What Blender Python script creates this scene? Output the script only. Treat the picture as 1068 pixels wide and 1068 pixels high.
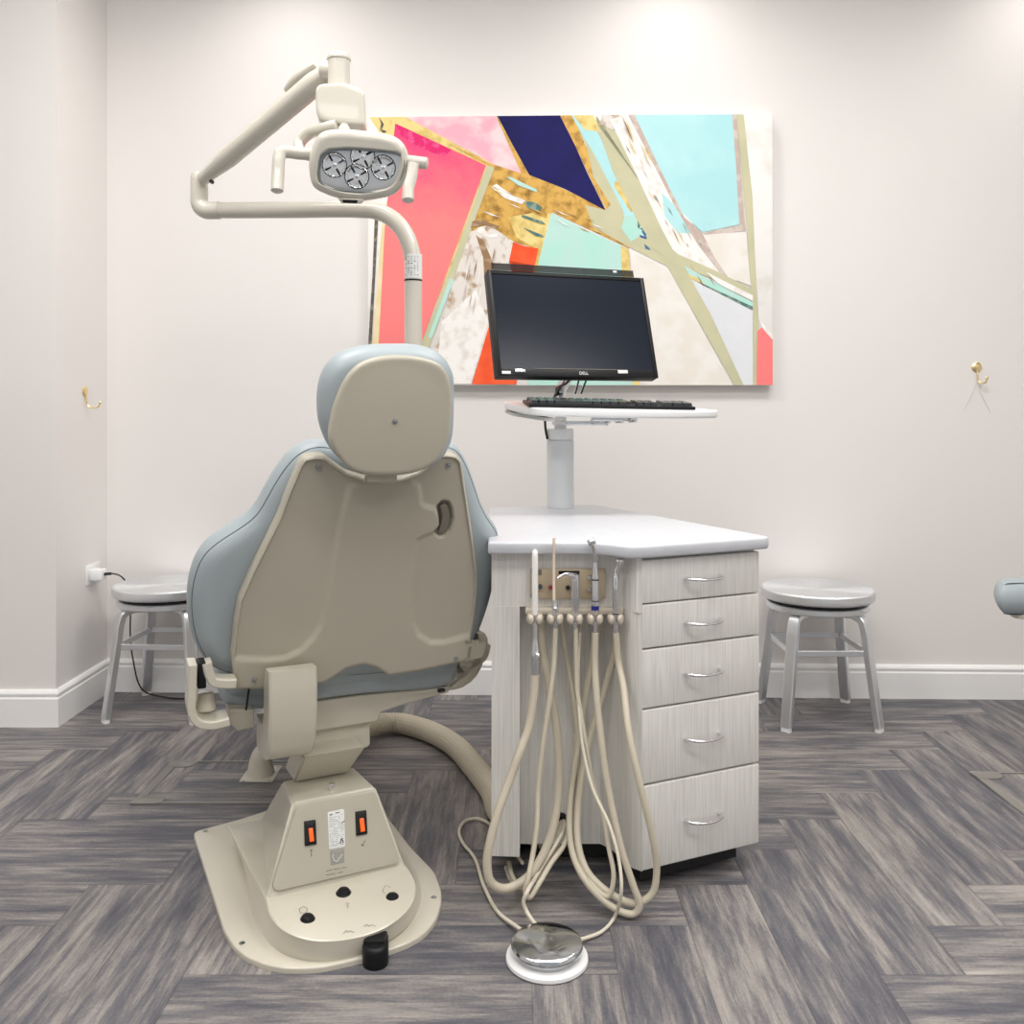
import bpy, bmesh, math, random
from mathutils import Vector, Matrix
random.seed(7)
for o in list(bpy.data.objects): bpy.data.objects.remove(o, do_unlink=True)
SC = bpy.context.scene
COL = SC.collection
V = Vector
PI = math.pi
# ------------------------------------------------------------------ camera
H = 1.1; F = 950.0; CX = 534.0; CY = 430.0
cd = bpy.data.cameras.new('camera'); cam = bpy.data.objects.new('camera', cd); COL.objects.link(cam)
cam.location = (0, 0, H); cam.rotation_euler = (PI/2, 0, 0)
cd.sensor_width = 36; cd.lens = F/1068*36; cd.shift_y = -(534-CY)/1068; cd.clip_start = 0.02
SC.camera = cam
# ------------------------------------------------------------------ world and exposure
w = bpy.data.worlds.new('world'); SC.world = w; w.use_nodes = True
w.node_tree.nodes['Background'].inputs[0].default_value = (0.9, 0.95, 1, 1)
w.node_tree.nodes['Background'].inputs[1].default_value = 0.4
SC.view_settings.view_transform = 'Standard'; SC.view_settings.look = 'None'
SC.view_settings.gamma = 1; SC.view_settings.use_curve_mapping = False
SC.view_settings.exposure = 0.12
CEIL = 3.0
def area(name, loc, sx, sy, power, col=(1, .985, .965), rot=(0, 0, 0)):
    l = bpy.data.lights.new(name, 'AREA'); l.shape = 'RECTANGLE'; l.size = sx; l.size_y = sy
    l.energy = power; l.color = col
    o = bpy.data.objects.new(name, l); COL.objects.link(o); o.location = loc; o.rotation_euler = rot
    return o
FILL_PANELS = [(-1.5, 0.5), (0.3, 0.5), (2.1, 0.5), (-0.6, -1.2), (1.4, -1.2), (-0.9, 2.0), (0.9, 2.0)]  # out-of-view ceiling panels, added as soft fill from above
for x, y in FILL_PANELS: area('ceiling_fill_light', (x, y, CEIL-0.035), 1.1, 0.55, {0.5: 16, -1.2: 10, 2.0: 24}[y])
DOWN = [(-0.85, 3.2), (0.6, 3.2), (2.05, 3.2)]
for x, y in DOWN:
    l = bpy.data.lights.new('downlight', 'SPOT'); l.energy = 13; l.spot_size = math.radians(150); l.spot_blend = 1
    l.shadow_soft_size = 0.07; l.color = (1, .97, .93)
    o = bpy.data.objects.new('downlight_lamp', l); COL.objects.link(o); o.location = (x, y, CEIL-0.04)
# added daylight fill by the made-up window behind the photographer
area('added_window_fill', (0.3, -2.05, 1.5), 4.6, 2.0, 26, (.93, .97, 1), (PI/2, 0, PI))

# ------------------------------------------------------------------ helpers
def P(px, py, Y):            # photo point at depth Y
    return V(((px-CX)/F*Y, Y, H-(py-CY)/F*Y))
def PF(px, py, z=0.0):       # photo point at height z
    return P(px, py, F*(H-z)/(py-CY))
class Fr:
    def __init__(s, o, ex, ez):
        s.o = V(o); s.ex = V(ex).normalized(); s.ez = V(ez)
        s.ez = (s.ez - s.ex*s.ez.dot(s.ex)).normalized()
        s.n = s.ex.cross(s.ez)           # towards the viewer when ex = right, ez = up
    def pt(s, a, b, d=0.0): return s.o + s.ex*a + s.ez*b + s.n*d
    def hit(s, px, py, d=0.0):
        r = V(((px-CX)/F, 1, -(py-CY)/F)); c = V((0, 0, H)); q = s.o + s.n*d
        t = (q-c).dot(s.n)/r.dot(s.n); h = c + r*t - s.o
        return (h.dot(s.ex), h.dot(s.ez))
def z3(x, y): return (180+x/2.967, 340+y/2.967)
def z4(x, y): return (180+x/2.811, 640+y/2.811)
def z5(x, y): return (250+x/4.855, 800+y/4.855)
def z1(x, y): return (180+x/3.56, 30+y/3.56)
def z2(x, y): return (370+x/2.3733, 100+y/2.3733)
def zu(x, y): return (185+x/6.675, 670+y/6.675)
def zr(x, y): return (400+x/8.215, 640+y/8.215)

def link(name, me, mat, parent=None, smooth=30):
    o = bpy.data.objects.new(name, me); COL.objects.link(o)
    mats = mat if isinstance(mat, (list, tuple)) else [mat]
    for m in mats: me.materials.append(m)
    if smooth:
        for p in me.polygons: p.use_smooth = True
        me.set_sharp_from_angle(angle=math.radians(smooth))
    if parent:
        me.transform(wm(parent).inverted()); o.parent = parent
    return o
def wm(o):
    m = o.matrix_basis.copy()
    return wm(o.parent) @ m if o.parent else m
def obj(name, bm, mat, parent=None, smooth=30, recalc=True):
    if recalc: bmesh.ops.recalc_face_normals(bm, faces=bm.faces)
    me = bpy.data.meshes.new(name); bm.to_mesh(me); bm.free()
    return link(name, me, mat, parent, smooth)
def empty(name, loc=(0, 0, 0), rz=0):
    o = bpy.data.objects.new(name, None); COL.objects.link(o); o.location = loc; o.rotation_euler = (0, 0, rz)
    o.empty_display_size = 0.05
    return o
def tag(o, label, cat, group=None, kind=None):
    o['label'] = label; o['category'] = cat
    if group: o['group'] = group
    if kind: o['kind'] = kind
    return o
def struct(o): o['kind'] = 'structure'; return o
def copy_tree(o, parent=None):
    c = o.copy(); COL.objects.link(c)
    if parent: c.parent = parent
    for ch in [k for k in KIDS(o)]: copy_tree(ch, c)
    return c
def KIDS(o): return [k for k in bpy.data.objects if k.parent == o]
BM = bmesh.new
def box(bm, lo, hi, bev=0.0, seg=2, M=None):
    lo = V(lo); hi = V(hi)
    r = bmesh.ops.create_cube(bm, size=1.0)
    vs = r['verts']
    for v in vs:
        v.co = V((lo[i] + (v.co[i]+.5)*(hi[i]-lo[i]) for i in range(3)))
    if bev > 0:
        es = list({e for v in vs for e in v.link_edges})
        rr = bmesh.ops.bevel(bm, geom=es, offset=bev, segments=seg, affect='EDGES', profile=0.5)
        vs = list({v for v in vs if v.is_valid} | {v for v in rr['verts']})
    if M is not None:
        for v in vs: v.co = M @ v.co
    return vs
def frm(fr):   # matrix of a frame: x=ex, y=-n (away), z=ez
    M = Matrix.Identity(4)
    for i, a in enumerate((fr.ex, -fr.n, fr.ez)):
        for j in range(3): M[j][i] = a[j]
    for j in range(3): M[j][3] = fr.o[j]
    return M
def catmull(pts, n=8, closed=False):
    pts = [V(p) if len(p) == 3 else V((p[0], p[1], 0)) for p in pts]
    N = len(pts); out = []
    rng = range(N) if closed else range(N-1)
    for i in rng:
        if closed: p0, p1, p2, p3 = pts[i-1], pts[i], pts[(i+1) % N], pts[(i+2) % N]
        else:
            p1, p2 = pts[i], pts[i+1]
            p0 = pts[i-1] if i > 0 else p1*2-p2
            p3 = pts[i+2] if i+2 < N else p2*2-p1
        t0 = 0; t1 = t0+max((p1-p0).length, 1e-6)**.5; t2 = t1+max((p2-p1).length, 1e-6)**.5; t3 = t2+max((p3-p2).length, 1e-6)**.5
        for k in range(n):
            t = t1+(t2-t1)*k/n
            a1 = p0*((t1-t)/(t1-t0))+p1*((t-t0)/(t1-t0)); a2 = p1*((t2-t)/(t2-t1))+p2*((t-t1)/(t2-t1)); a3 = p2*((t3-t)/(t3-t2))+p3*((t-t2)/(t3-t2))
            b1 = a1*((t2-t)/(t2-t0))+a2*((t-t0)/(t2-t0)); b2 = a2*((t3-t)/(t3-t1))+a3*((t-t1)/(t3-t1))
            out.append(b1*((t2-t)/(t2-t1))+b2*((t-t1)/(t2-t1)))
    if not closed: out.append(pts[-1])
    return out
def resample(pts, n, closed=True):
    P_ = list(pts)+([pts[0]] if closed else [])
    L = [0]
    for a, b in zip(P_, P_[1:]): L.append(L[-1]+(b-a).length)
    out = []; j = 0; m = n if closed else n-1
    for k in range(n):
        t = L[-1]*k/m
        while j < len(L)-2 and L[j+1] < t: j += 1
        d = L[j+1]-L[j]; f = 0 if d == 0 else (t-L[j])/d
        out.append(P_[j].lerp(P_[j+1], min(f, 1)))
    return out
def outline(pts, n=160, smooth=2, curve=True):
    p = [V((a[0], a[1], 0)) for a in pts]
    if curve: p = catmull(p, 8, True)
    p = resample(p, n)
    for _ in range(smooth):
        p = [p[i]*.5+(p[i-1]+p[(i+1) % n])*.25 for i in range(n)]
    if sum(p[i].x*p[(i+1) % n].y-p[(i+1) % n].x*p[i].y for i in range(n)) < 0: p.reverse()
    return p
def inset(p, d):
    n = len(p); out = []
    for i in range(n):
        t = (p[(i+1) % n]-p[i-1]).normalized()
        out.append(p[i]+V((-t.y, t.x, 0))*d)      # inward for CCW
    return out
def bridge(bm, r0, r1):
    n = len(r0)
    for i in range(n):
        j = (i+1) % n
        try: bm.faces.new((r0[i], r0[j], r1[j], r1[i]))
        except ValueError: pass
def loft(bm, rings, cap0=True, cap1=True):
    R = [[bm.verts.new(p) for p in r] for r in rings]
    for a, b in zip(R, R[1:]): bridge(bm, a, b)
    if cap0: bm.faces.new(R[0][::-1])
    if cap1: bm.faces.new(R[-1])
    return R
def plate(bm, fr, out2d, d_back, d_front, edge=0.008, hf=None, rings=14, centre=None, eseg=4, back_edge=0.0):
    """solid plate: flat back at d_back, front surface at d_front with rounded rim and relief hf(a,b)"""
    c = centre or (sum(out2d, V((0, 0, 0)))/len(out2d))
    RR = []
    def add(p2, d): RR.append([bm.verts.new(fr.pt(p.x, p.y, d)) for p in p2])
    if back_edge:
        add(inset(out2d, back_edge), d_back)
        for k in range(1, eseg):
            t = k/eseg*PI/2; add(inset(out2d, back_edge*(1-math.sin(t))), d_back+back_edge*(1-math.cos(t)))
        add(out2d, d_back+back_edge)
    else: add(out2d, d_back)
    back0 = RR[0]
    add(out2d, d_front-edge)
    for k in range(1, eseg+1):
        t = k/eseg*PI/2
        p2 = inset(out2d, edge*(1-math.cos(t))); add(p2, d_front-edge*(1-math.sin(t)))
    base = inset(out2d, edge); base_k = base
    for k in range(1, rings+1):
        s = 1-k/rings
        if k == rings: break
        if hf: base_k = [base_k[i]*.5+(base_k[i-1]+base_k[(i+1) % len(base)])*.25 for i in range(len(base))]
        p2 = [c+(p-c)*s for p in base_k]
        RR.append([bm.verts.new(fr.pt(p.x, p.y, d_front+(hf(p.x, p.y) if hf else 0))) for p in p2])
    if hf:      # relief on the rim ring too
        for v, p in zip(RR[-rings], base): v.co = fr.pt(p.x, p.y, d_front+hf(p.x, p.y))
    for a, b in zip(RR, RR[1:]): bridge(bm, a, b)
    cv = bm.verts.new(fr.pt(c.x, c.y, d_front+(hf(c.x, c.y) if hf else 0)))
    last = RR[-1]
    for i in range(len(last)): bm.faces.new((last[i], last[(i+1) % len(last)], cv))
    bm.faces.new(back0[::-1])
def cushion(bm, fr, out2d, d_mid, t_front, t_back, r=0.03, crown=0.01, rings=10, seg=6):
    """upholstered pad with rounded edges; out2d at d_mid, extends t_front to viewer and t_back away"""
    c = sum(out2d, V((0, 0, 0)))/len(out2d); RR = []
    def add(p2, d): RR.append([bm.verts.new(fr.pt(p.x, p.y, d)) for p in p2])
    def side(sgn, T):
        seq = []
        for k in range(1, seg+1):
            t = k/seg*PI/2
            seq.append((inset(out2d, r*(1-math.cos(t))), d_mid+sgn*T*math.sin(t)))
        base = inset(out2d, r)
        for k in range(1, rings):
            s = 1-k/rings
            seq.append(([c+(p-c)*s for p in base], d_mid+sgn*(T+crown*math.sin(k/rings*PI/2))))
        return seq
    f = side(1, t_front); b = side(-1, t_back)
    for p2, d in b[::-1]: add(p2, d)
    add(out2d, d_mid)
    for p2, d in f: add(p2, d)
    for a, bb in zip(RR, RR[1:]): bridge(bm, a, bb)
    for ring, sgn, T in ((RR[0], -1, t_back), (RR[-1], 1, t_front)):
        cv = bm.verts.new(fr.pt(c.x, c.y, d_mid+sgn*(T+crown)))
        for i in range(len(ring)): bm.faces.new((ring[i], ring[(i+1) % len(ring)], cv))
def sweep(bm, pts, rad, seg=12, up=None, ry=None, sq=False, cap=True, closed=False):
    """tube along pts; rad scalar or list; ry second radius (elliptic/rect)"""
    pts = [V(p) for p in pts]; n = len(pts)
    rad = rad if isinstance(rad, (list, tuple)) else [rad]*n
    T = []
    for i in range(n):
        a = pts[(i-1) % n] if (i or closed) else pts[0]; b = pts[(i+1) % n] if (i < n-1 or closed) else pts[-1]
        T.append((b-a).normalized())
    U = V(up) if up else (V((0, 0, 1)) if abs(T[0].z) < .9 else V((1, 0, 0)))
    rings = []
    for i in range(n):
        x = T[i]; U2 = (U-x*U.dot(x))
        if U2.length < 1e-4: U2 = x.orthogonal()
        U2.normalize(); S = x.cross(U2)
        if not up: U = U2
        r = rad[i]; r2 = ry if ry is not None else r
        if isinstance(ry, (list, tuple)): r2 = ry[i]
        ring = []
        if sq:
            bv = min(r, r2)*.3
            for sx, sy in ((1, 1), (-1, 1), (-1, -1), (1, -1)):
                cs = [(sx*(r-bv), sy*r2), (sx*r, sy*(r2-bv))]
                if sx*sy > 0: cs = cs[::-1]
                for q in cs: ring.append(pts[i]+U2*q[0]+S*q[1])
        else:
            for k in range(seg):
                t = 2*PI*k/seg; ring.append(pts[i]+U2*math.cos(t)*r+S*math.sin(t)*r2)
        rings.append(ring)
    if closed: rings.append(rings[0]); cap = False
    return loft(bm, rings, cap, cap)
def lathe(bm, prof, M=None, seg=48):
    """prof (r,z) list, around z"""
    rings = []
    for r, z in prof:
        rings.append([V((max(r, 1e-5)*math.cos(2*PI*k/seg), max(r, 1e-5)*math.sin(2*PI*k/seg), z)) for k in range(seg)])
    if M is not None: rings = [[M @ p for p in r] for r in rings]
    loft(bm, rings)
def align(p, d):     # matrix: z axis along d at p
    d = V(d).normalized(); return Matrix.Translation(V(p)) @ d.to_track_quat('Z', 'Y').to_matrix().to_4x4()
def cyl(bm, p, q, r, r2=None, seg=24, bev=0.0):
    p = V(p); q = V(q); L = (q-p).length; r2 = r if r2 is None else r2
    pr = [(r, 0), (r2, L)]
    if bev: pr = [(r-bev, 0), (r-bev*.3, bev*.3), (r, bev), (r2, L-bev), (r2-bev*.3, L-bev*.3), (r2-bev, L)]
    lathe(bm, pr, align(p, q-p), seg)
def prism(bm, pts2d, z0, z1, bev=0.0):
    """plan polygon (world x,y) extruded z0..z1"""
    n = len(pts2d); p = [V((a[0], a[1], 0)) for a in pts2d]
    if sum(p[i].x*p[(i+1) % n].y-p[(i+1) % n].x*p[i].y for i in range(n)) < 0: p.reverse()
    if bev:
        seq = [(inset(p, bev), z0), (inset(p, bev*.3), z0+bev*.3), (p, z0+bev), (p, z1-bev), (inset(p, bev*.3), z1-bev*.3), (inset(p, bev), z1)]
    else: seq = [(p, z0), (p, z1)]
    loft(bm, [[V((q.x, q.y, z)) for q in r] for r, z in seq])
def roundpoly(pts, rads, seg=6):
    """round the corners of a 2D polygon"""
    out = []; n = len(pts); pts = [V((p[0], p[1], 0)) for p in pts]
    if not isinstance(rads, (list, tuple)): rads = [rads]*n
    for i in range(n):
        a, b, c = pts[i-1], pts[i], pts[(i+1) % n]; r = rads[i]
        if r <= 0: out.append(b); continue
        u = (a-b).normalized(); v = (c-b).normalized()
        p0 = b+u*min(r, (a-b).length*.45); p1 = b+v*min(r, (c-b).length*.45)
        for k in range(seg+1):
            t = k/seg; out.append(p0*(1-t)**2+b*2*t*(1-t)+p1*t*t)
    return out
def sdpoly(x, y, poly):      # signed distance, negative inside
    d = 1e9; ins = False; n = len(poly); j = n-1
    for i in range(n):
        xi, yi = poly[i]; xj, yj = poly[j]
        ex, ey = xj-xi, yj-yi; wx, wy = x-xi, y-yi
        t = max(0, min(1, (wx*ex+wy*ey)/(ex*ex+ey*ey+1e-12)))
        dx, dy = wx-ex*t, wy-ey*t; d = min(d, dx*dx+dy*dy)
        if (yi > y) != (yj > y) and x < (xj-xi)*(y-yi)/(yj-yi)+xi: ins = not ins
        j = i
    return -math.sqrt(d) if ins else math.sqrt(d)
def sst(a, b, x):
    t = max(0, min(1, (x-a)/(b-a))); return t*t*(3-2*t)
def text_mesh(s, size, M, name, mat, parent, depth=0.0004):
    cu = bpy.data.curves.new(name, 'FONT'); cu.body = s; cu.size = size; cu.align_x = 'CENTER'; cu.align_y = 'CENTER'; cu.extrude = depth
    t = bpy.data.objects.new('tmp', cu); COL.objects.link(t)
    dg = bpy.context.evaluated_depsgraph_get(); dg.update()
    me = bpy.data.meshes.new_from_object(t.evaluated_get(dg)); bpy.data.objects.remove(t)
    me.transform(M); me.name = name
    me.materials.clear()
    return link(name, me, mat, parent, 0)

# ------------------------------------------------------------------ materials
def mat(name, col, rough=.5, metal=0.0, spec=.5, coat=0.0, emit=None, es=1.0, bump=None, mott=None):
    m = bpy.data.materials.new(name); m.use_nodes = True; nt = m.node_tree; b = nt.nodes['Principled BSDF']
    b.inputs['Base Color'].default_value = (*col, 1); b.inputs['Roughness'].default_value = rough
    b.inputs['Metallic'].default_value = metal; b.inputs['Specular IOR Level'].default_value = spec
    b.inputs['Coat Weight'].default_value = coat
    if emit: b.inputs['Emission Color'].default_value = (*emit, 1); b.inputs['Emission Strength'].default_value = es
    if bump or mott:
        tc = nt.nodes.new('ShaderNodeTexCoord')
    if bump:
        nz = nt.nodes.new('ShaderNodeTexNoise'); nz.inputs['Scale'].default_value = bump[0]; nz.inputs['Detail'].default_value = 4
        bp = nt.nodes.new('ShaderNodeBump'); bp.inputs['Strength'].default_value = bump[1]; bp.inputs['Distance'].default_value = bump[2]
        nt.links.new(tc.outputs['Object'], nz.inputs['Vector']); nt.links.new(nz.outputs['Fac'], bp.inputs['Height']); nt.links.new(bp.outputs['Normal'], b.inputs['Normal'])
    if mott:   # (scale, other colour, low, high)
        nz = nt.nodes.new('ShaderNodeTexNoise'); nz.inputs['Scale'].default_value = mott[0]; nz.inputs['Detail'].default_value = 6
        nt.links.new(tc.outputs['Object'], nz.inputs['Vector'])
        cr = nt.nodes.new('ShaderNodeMapRange'); cr.inputs[1].default_value = mott[2]; cr.inputs[2].default_value = mott[3]
        mx = nt.nodes.new('ShaderNodeMix'); mx.data_type = 'RGBA'; mx.inputs[6].default_value = (*col, 1); mx.inputs[7].default_value = (*mott[1], 1)
        nt.links.new(nz.outputs['Fac'], cr.inputs[0]); nt.links.new(cr.outputs[0], mx.inputs[0]); nt.links.new(mx.outputs[2], b.inputs['Base Color'])
    return m
def s2l(r, g, b):
    f = lambda c: (c/255/12.92 if c/255 <= .04045 else ((c/255+.055)/1.055)**2.4)
    return (f(r), f(g), f(b))
M_wall = mat('wall_paint', s2l(233, 229, 226), .75, spec=.25, bump=(220, .05, .001))
M_ceil = mat('ceiling_paint', s2l(240, 240, 238), .8)
M_trim = mat('white_gloss_trim', s2l(247, 246, 245), .35)
M_shell = mat('taupe_plastic', s2l(180, 174, 158), .36, bump=(900, .06, .0005))
M_enamel = mat('cream_enamel', s2l(206, 200, 184), .28, coat=.3)
M_lamp = mat('lamp_enamel', s2l(202, 197, 185), .25, coat=.35)
M_leath = mat('grey_blue_vinyl', s2l(161, 171, 175), .42, bump=(700, .12, .0006))
M_seam = mat('seam_thread', s2l(92, 104, 112), .6)
M_lam_d = None
M_black = mat('black_plastic', (.006, .006, .007), .42, spec=.3)
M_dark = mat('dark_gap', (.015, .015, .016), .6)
M_white = mat('white_plastic', s2l(240, 240, 240), .35)
M_top = mat('white_solid_surface', s2l(208, 210, 215), .28, mott=(30, s2l(203, 205, 211), .4, .7))
M_chrome = mat('chrome', (.82, .82, .83), .09, 1)
M_steel = mat('satin_steel', (.72, .735, .76), .22, 1)
M_brass = mat('brass', s2l(240, 218, 165), .3, 1)
M_alu = mat('brushed_aluminium', s2l(236, 239, 242), .36, 1, bump=(400, .04, .0005))
M_hose = mat('beige_silicone_tube', s2l(205, 196, 176), .4)
M_hose2 = mat('cream_tube', s2l(222, 214, 196), .4)
M_pink = mat('cream_tip', s2l(240, 222, 205), .4)
M_tipw = mat('white_tip', s2l(248, 246, 243), .35)
M_blue = mat('blue_ring', s2l(30, 35, 130), .3)
M_screw = mat('zinc_screw', (.45, .47, .48), .3, 1)
M_label = mat('label_paper', s2l(225, 226, 224), .4)
M_ink = mat('print_ink', s2l(95, 92, 88), .6)
M_logo = mat('grey_badge', s2l(150, 148, 140), .4)
M_orange = mat('lit_orange_rocker', s2l(230, 80, 20), .3, emit=(1, .14, .01), es=.55)
M_glassy = mat('floor_lid_rim', s2l(134, 131, 125), .3, .2)
M_lens = mat('lamp_reflector_plate', s2l(205, 208, 210), .2, .7)
M_bowl = mat('faceted_reflector', (.85, .87, .88), .22, 1)

def spun(name, col, rough, an=.85):
    m = mat(name, col, rough, 1); nt = m.node_tree; b = nt.nodes['Principled BSDF']; b.inputs['Anisotropic'].default_value = an
    tg = nt.nodes.new('ShaderNodeTangent'); tg.direction_type = 'RADIAL'; tg.axis = 'Z'; nt.links.new(tg.outputs[0], b.inputs['Tangent']); return m
M_spun = spun('spun_aluminium', s2l(236, 239, 242), .33)
def wood_mat():
    m = bpy.data.materials.new('pale_grey_laminate'); m.use_nodes = True; nt = m.node_tree; b = nt.nodes['Principled BSDF']; L = nt.links
    b.inputs['Roughness'].default_value = .42
    tc = nt.nodes.new('ShaderNodeTexCoord'); mp = nt.nodes.new('ShaderNodeMapping'); mp.inputs['Scale'].default_value = (260, 260, 7)
    nz = nt.nodes.new('ShaderNodeTexNoise'); nz.inputs['Scale'].default_value = 1; nz.inputs['Detail'].default_value = 5; nz.inputs['Distortion'].default_value = .3
    cr = nt.nodes.new('ShaderNodeValToRGB')
    cr.color_ramp.elements[0].position = .3; cr.color_ramp.elements[0].color = (*s2l(212, 210, 204), 1)
    cr.color_ramp.elements[1].position = .6; cr.color_ramp.elements[1].color = (*s2l(230, 228, 223), 1)
    L.new(tc.outputs['Object'], mp.inputs[0]); L.new(mp.outputs[0], nz.inputs['Vector']); L.new(nz.outputs['Fac'], cr.inputs[0]); L.new(cr.outputs[0], b.inputs['Base Color'])
    return m
M_lam = wood_mat()

def floor_mat():
    m = bpy.data.materials.new('herringbone_vinyl_planks'); m.use_nodes = True; nt = m.node_tree; b = nt.nodes['Principled BSDF']; L = nt.links
    N = nt.nodes.new
    def val(x):
        return x
    def math_(op, a, b_=None, c=None):
        n = N('ShaderNodeMath'); n.operation = op
        for i, x in enumerate((a, b_, c)):
            if x is None: continue
            if isinstance(x, (int, float)): n.inputs[i].default_value = x
            else: L.new(x, n.inputs[i])
        return n.outputs[0]
    W = .17; n_ = 4
    geo = N('ShaderNodeNewGeometry'); sx = N('ShaderNodeSeparateXYZ'); L.new(geo.outputs['Position'], sx.inputs[0])
    u = math_('DIVIDE', math_('SUBTRACT', sx.outputs[0], .888), W); v = math_('DIVIDE', math_('SUBTRACT', sx.outputs[1], 1.781), W)
    i = math_('FLOOR', u); j = math_('FLOOR', v)
    d = math_('FLOORED_MODULO', math_('SUBTRACT', i, j), 2*n_)
    hor = math_('LESS_THAN', d, n_-.5)
    # local coordinates: along (0..n), across (0..1)
    ah = math_('ADD', math_('SUBTRACT', u, i), d); ch = math_('SUBTRACT', v, j)
    e = math_('SUBTRACT', 2*n_-1, d)
    av = math_('ADD', math_('SUBTRACT', v, j), e); cv = math_('SUBTRACT', u, i)
    def mixf(f, a, b2):
        n = N('ShaderNodeMix'); n.data_type = 'FLOAT'
        for s, x in ((0, f), (2, a), (3, b2)):
            L.new(x, n.inputs[s])
        return n.outputs[0]
    al = mixf(hor, av, ah); ac = mixf(hor, cv, ch)
    idx = mixf(hor, i, math_('SUBTRACT', i, d)); idy = mixf(hor, math_('ADD', math_('SUBTRACT', j, e), 37.5), j)
    idc = N('ShaderNodeCombineXYZ'); L.new(idx, idc.inputs[0]); L.new(idy, idc.inputs[1])
    wn = N('ShaderNodeTexWhiteNoise'); wn.noise_dimensions = '3D'; L.new(idc.outputs[0], wn.inputs['Vector'])
    rs = N('ShaderNodeSeparateColor'); L.new(wn.outputs['Color'], rs.inputs[0])
    # streaks
    def streak(sa, sc, off, det, rough=.6, dist=0.0):
        c = N('ShaderNodeCombineXYZ')
        L.new(math_('ADD', math_('MULTIPLY', al, sa), math_('MULTIPLY', rs.outputs[0], 50+off)), c.inputs[0])
        L.new(math_('ADD', math_('MULTIPLY', ac, sc), math_('MULTIPLY', rs.outputs[1], 70+off)), c.inputs[1])
        c.inputs[2].default_value = off
        nz = N('ShaderNodeTexNoise'); nz.inputs['Scale'].default_value = 1; nz.inputs['Detail'].default_value = det; nz.inputs['Roughness'].default_value = rough
        nz.inputs['Distortion'].default_value = dist
        L.new(c.outputs[0], nz.inputs['Vector']); return nz.outputs['Fac']
    s1 = streak(.38, 2.6, 3, 3, .55, .15); s2 = streak(.8, 8.5, 9, 6, .62, .12); s3 = streak(3.0, 48, 17, 7, .75, .1); s4 = streak(22, 24, 23, 5, .8, .3)
    t = math_('ADD', math_('MULTIPLY', s1, .34), math_('MULTIPLY', s2, .36)); t = math_('ADD', t, math_('MULTIPLY', s3, .26)); t = math_('ADD', t, math_('MULTIPLY', s4, .14))
    t = math_('ADD', t, math_('MULTIPLY', math_('SUBTRACT', rs.outputs[2], .5), .05))
    cr = N('ShaderNodeValToRGB'); E = cr.color_ramp.elements
    E[0].position = .42; E[0].color = (*s2l(72, 73, 81), 1); E[1].position = .70; E[1].color = (*s2l(172, 166, 160), 1)
    a = E.new(.50); a.color = (*s2l(92, 91, 98), 1); a = E.new(.55); a.color = (*s2l(114, 111, 112), 1); a = E.new(.61); a.color = (*s2l(145, 139, 135), 1)
    L.new(t, cr.inputs[0])
    # thin plank joints
    ed = math_('MINIMUM', math_('MINIMUM', ac, math_('SUBTRACT', 1, ac)), math_('MINIMUM', al, math_('SUBTRACT', n_, al)))
    jt = N('ShaderNodeMapRange'); jt.inputs[1].default_value = .004; jt.inputs[2].default_value = .014; jt.inputs[3].default_value = .72; jt.inputs[4].default_value = 1
    L.new(ed, jt.inputs[0])
    mx = N('ShaderNodeMix'); mx.data_type = 'RGBA'; mx.blend_type = 'MULTIPLY'; mx.inputs[0].default_value = 1
    L.new(cr.outputs[0], mx.inputs[6]); L.new(jt.outputs[0], mx.inputs[7]); L.new(mx.outputs[2], b.inputs['Base Color'])
    b.inputs['Roughness'].default_value = .45
    rr = N('ShaderNodeMapRange'); rr.inputs[3].default_value = .36; rr.inputs[4].default_value = .58; L.new(s3, rr.inputs[0]); L.new(rr.outputs[0], b.inputs['Roughness'])
    bp = N('ShaderNodeBump'); bp.inputs['Strength'].default_value = .25; bp.inputs['Distance'].default_value = .0015
    L.new(math_('ADD', s3, jt.outputs[0]), bp.inputs['Height']); L.new(bp.outputs[0], b.inputs['Normal'])
    b.inputs['Specular IOR Level'].default_value = .35
    return m
M_floor = floor_mat()

# ------------------------------------------------------------------ room shell
def Yw(x): return 3.555-0.028*x
XL, XR, YR = -1.6, 3.4, -2.2
bm = BM(); box(bm, (-3.3, YR-.1, -.05), (XR+.1, 3.8, 0)); struct(obj('floor', bm, M_floor, smooth=0))
bm = BM(); box(bm, (-3.3, YR-.1, CEIL), (XR+.1, 3.8, CEIL+.05)); struct(obj('ceiling', bm, M_ceil, smooth=0))
bm = BM(); prism(bm, [(XL-.1, Yw(XL-.1)), (XR+.1, Yw(XR+.1)), (XR+.1, Yw(XR+.1)+.1), (XL-.1, Yw(XL)+.1)], 0, CEIL); struct(obj('wall_back', bm, M_wall, smooth=0))
bm = BM(); box(bm, (XR, YR, 0), (XR+.1, 3.6, CEIL)); struct(obj('wall_right', bm, M_wall, smooth=0))
bm = BM(); box(bm, (-3.2, 3.196, 0), (XL, 3.6, CEIL)); struct(obj('wall_left', bm, M_wall, smooth=0))
bm = BM(); box(bm, (-3.3, YR, 0), (-3.2, 3.25, CEIL)); struct(obj('wall_far_left', bm, M_wall, smooth=0))
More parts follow.
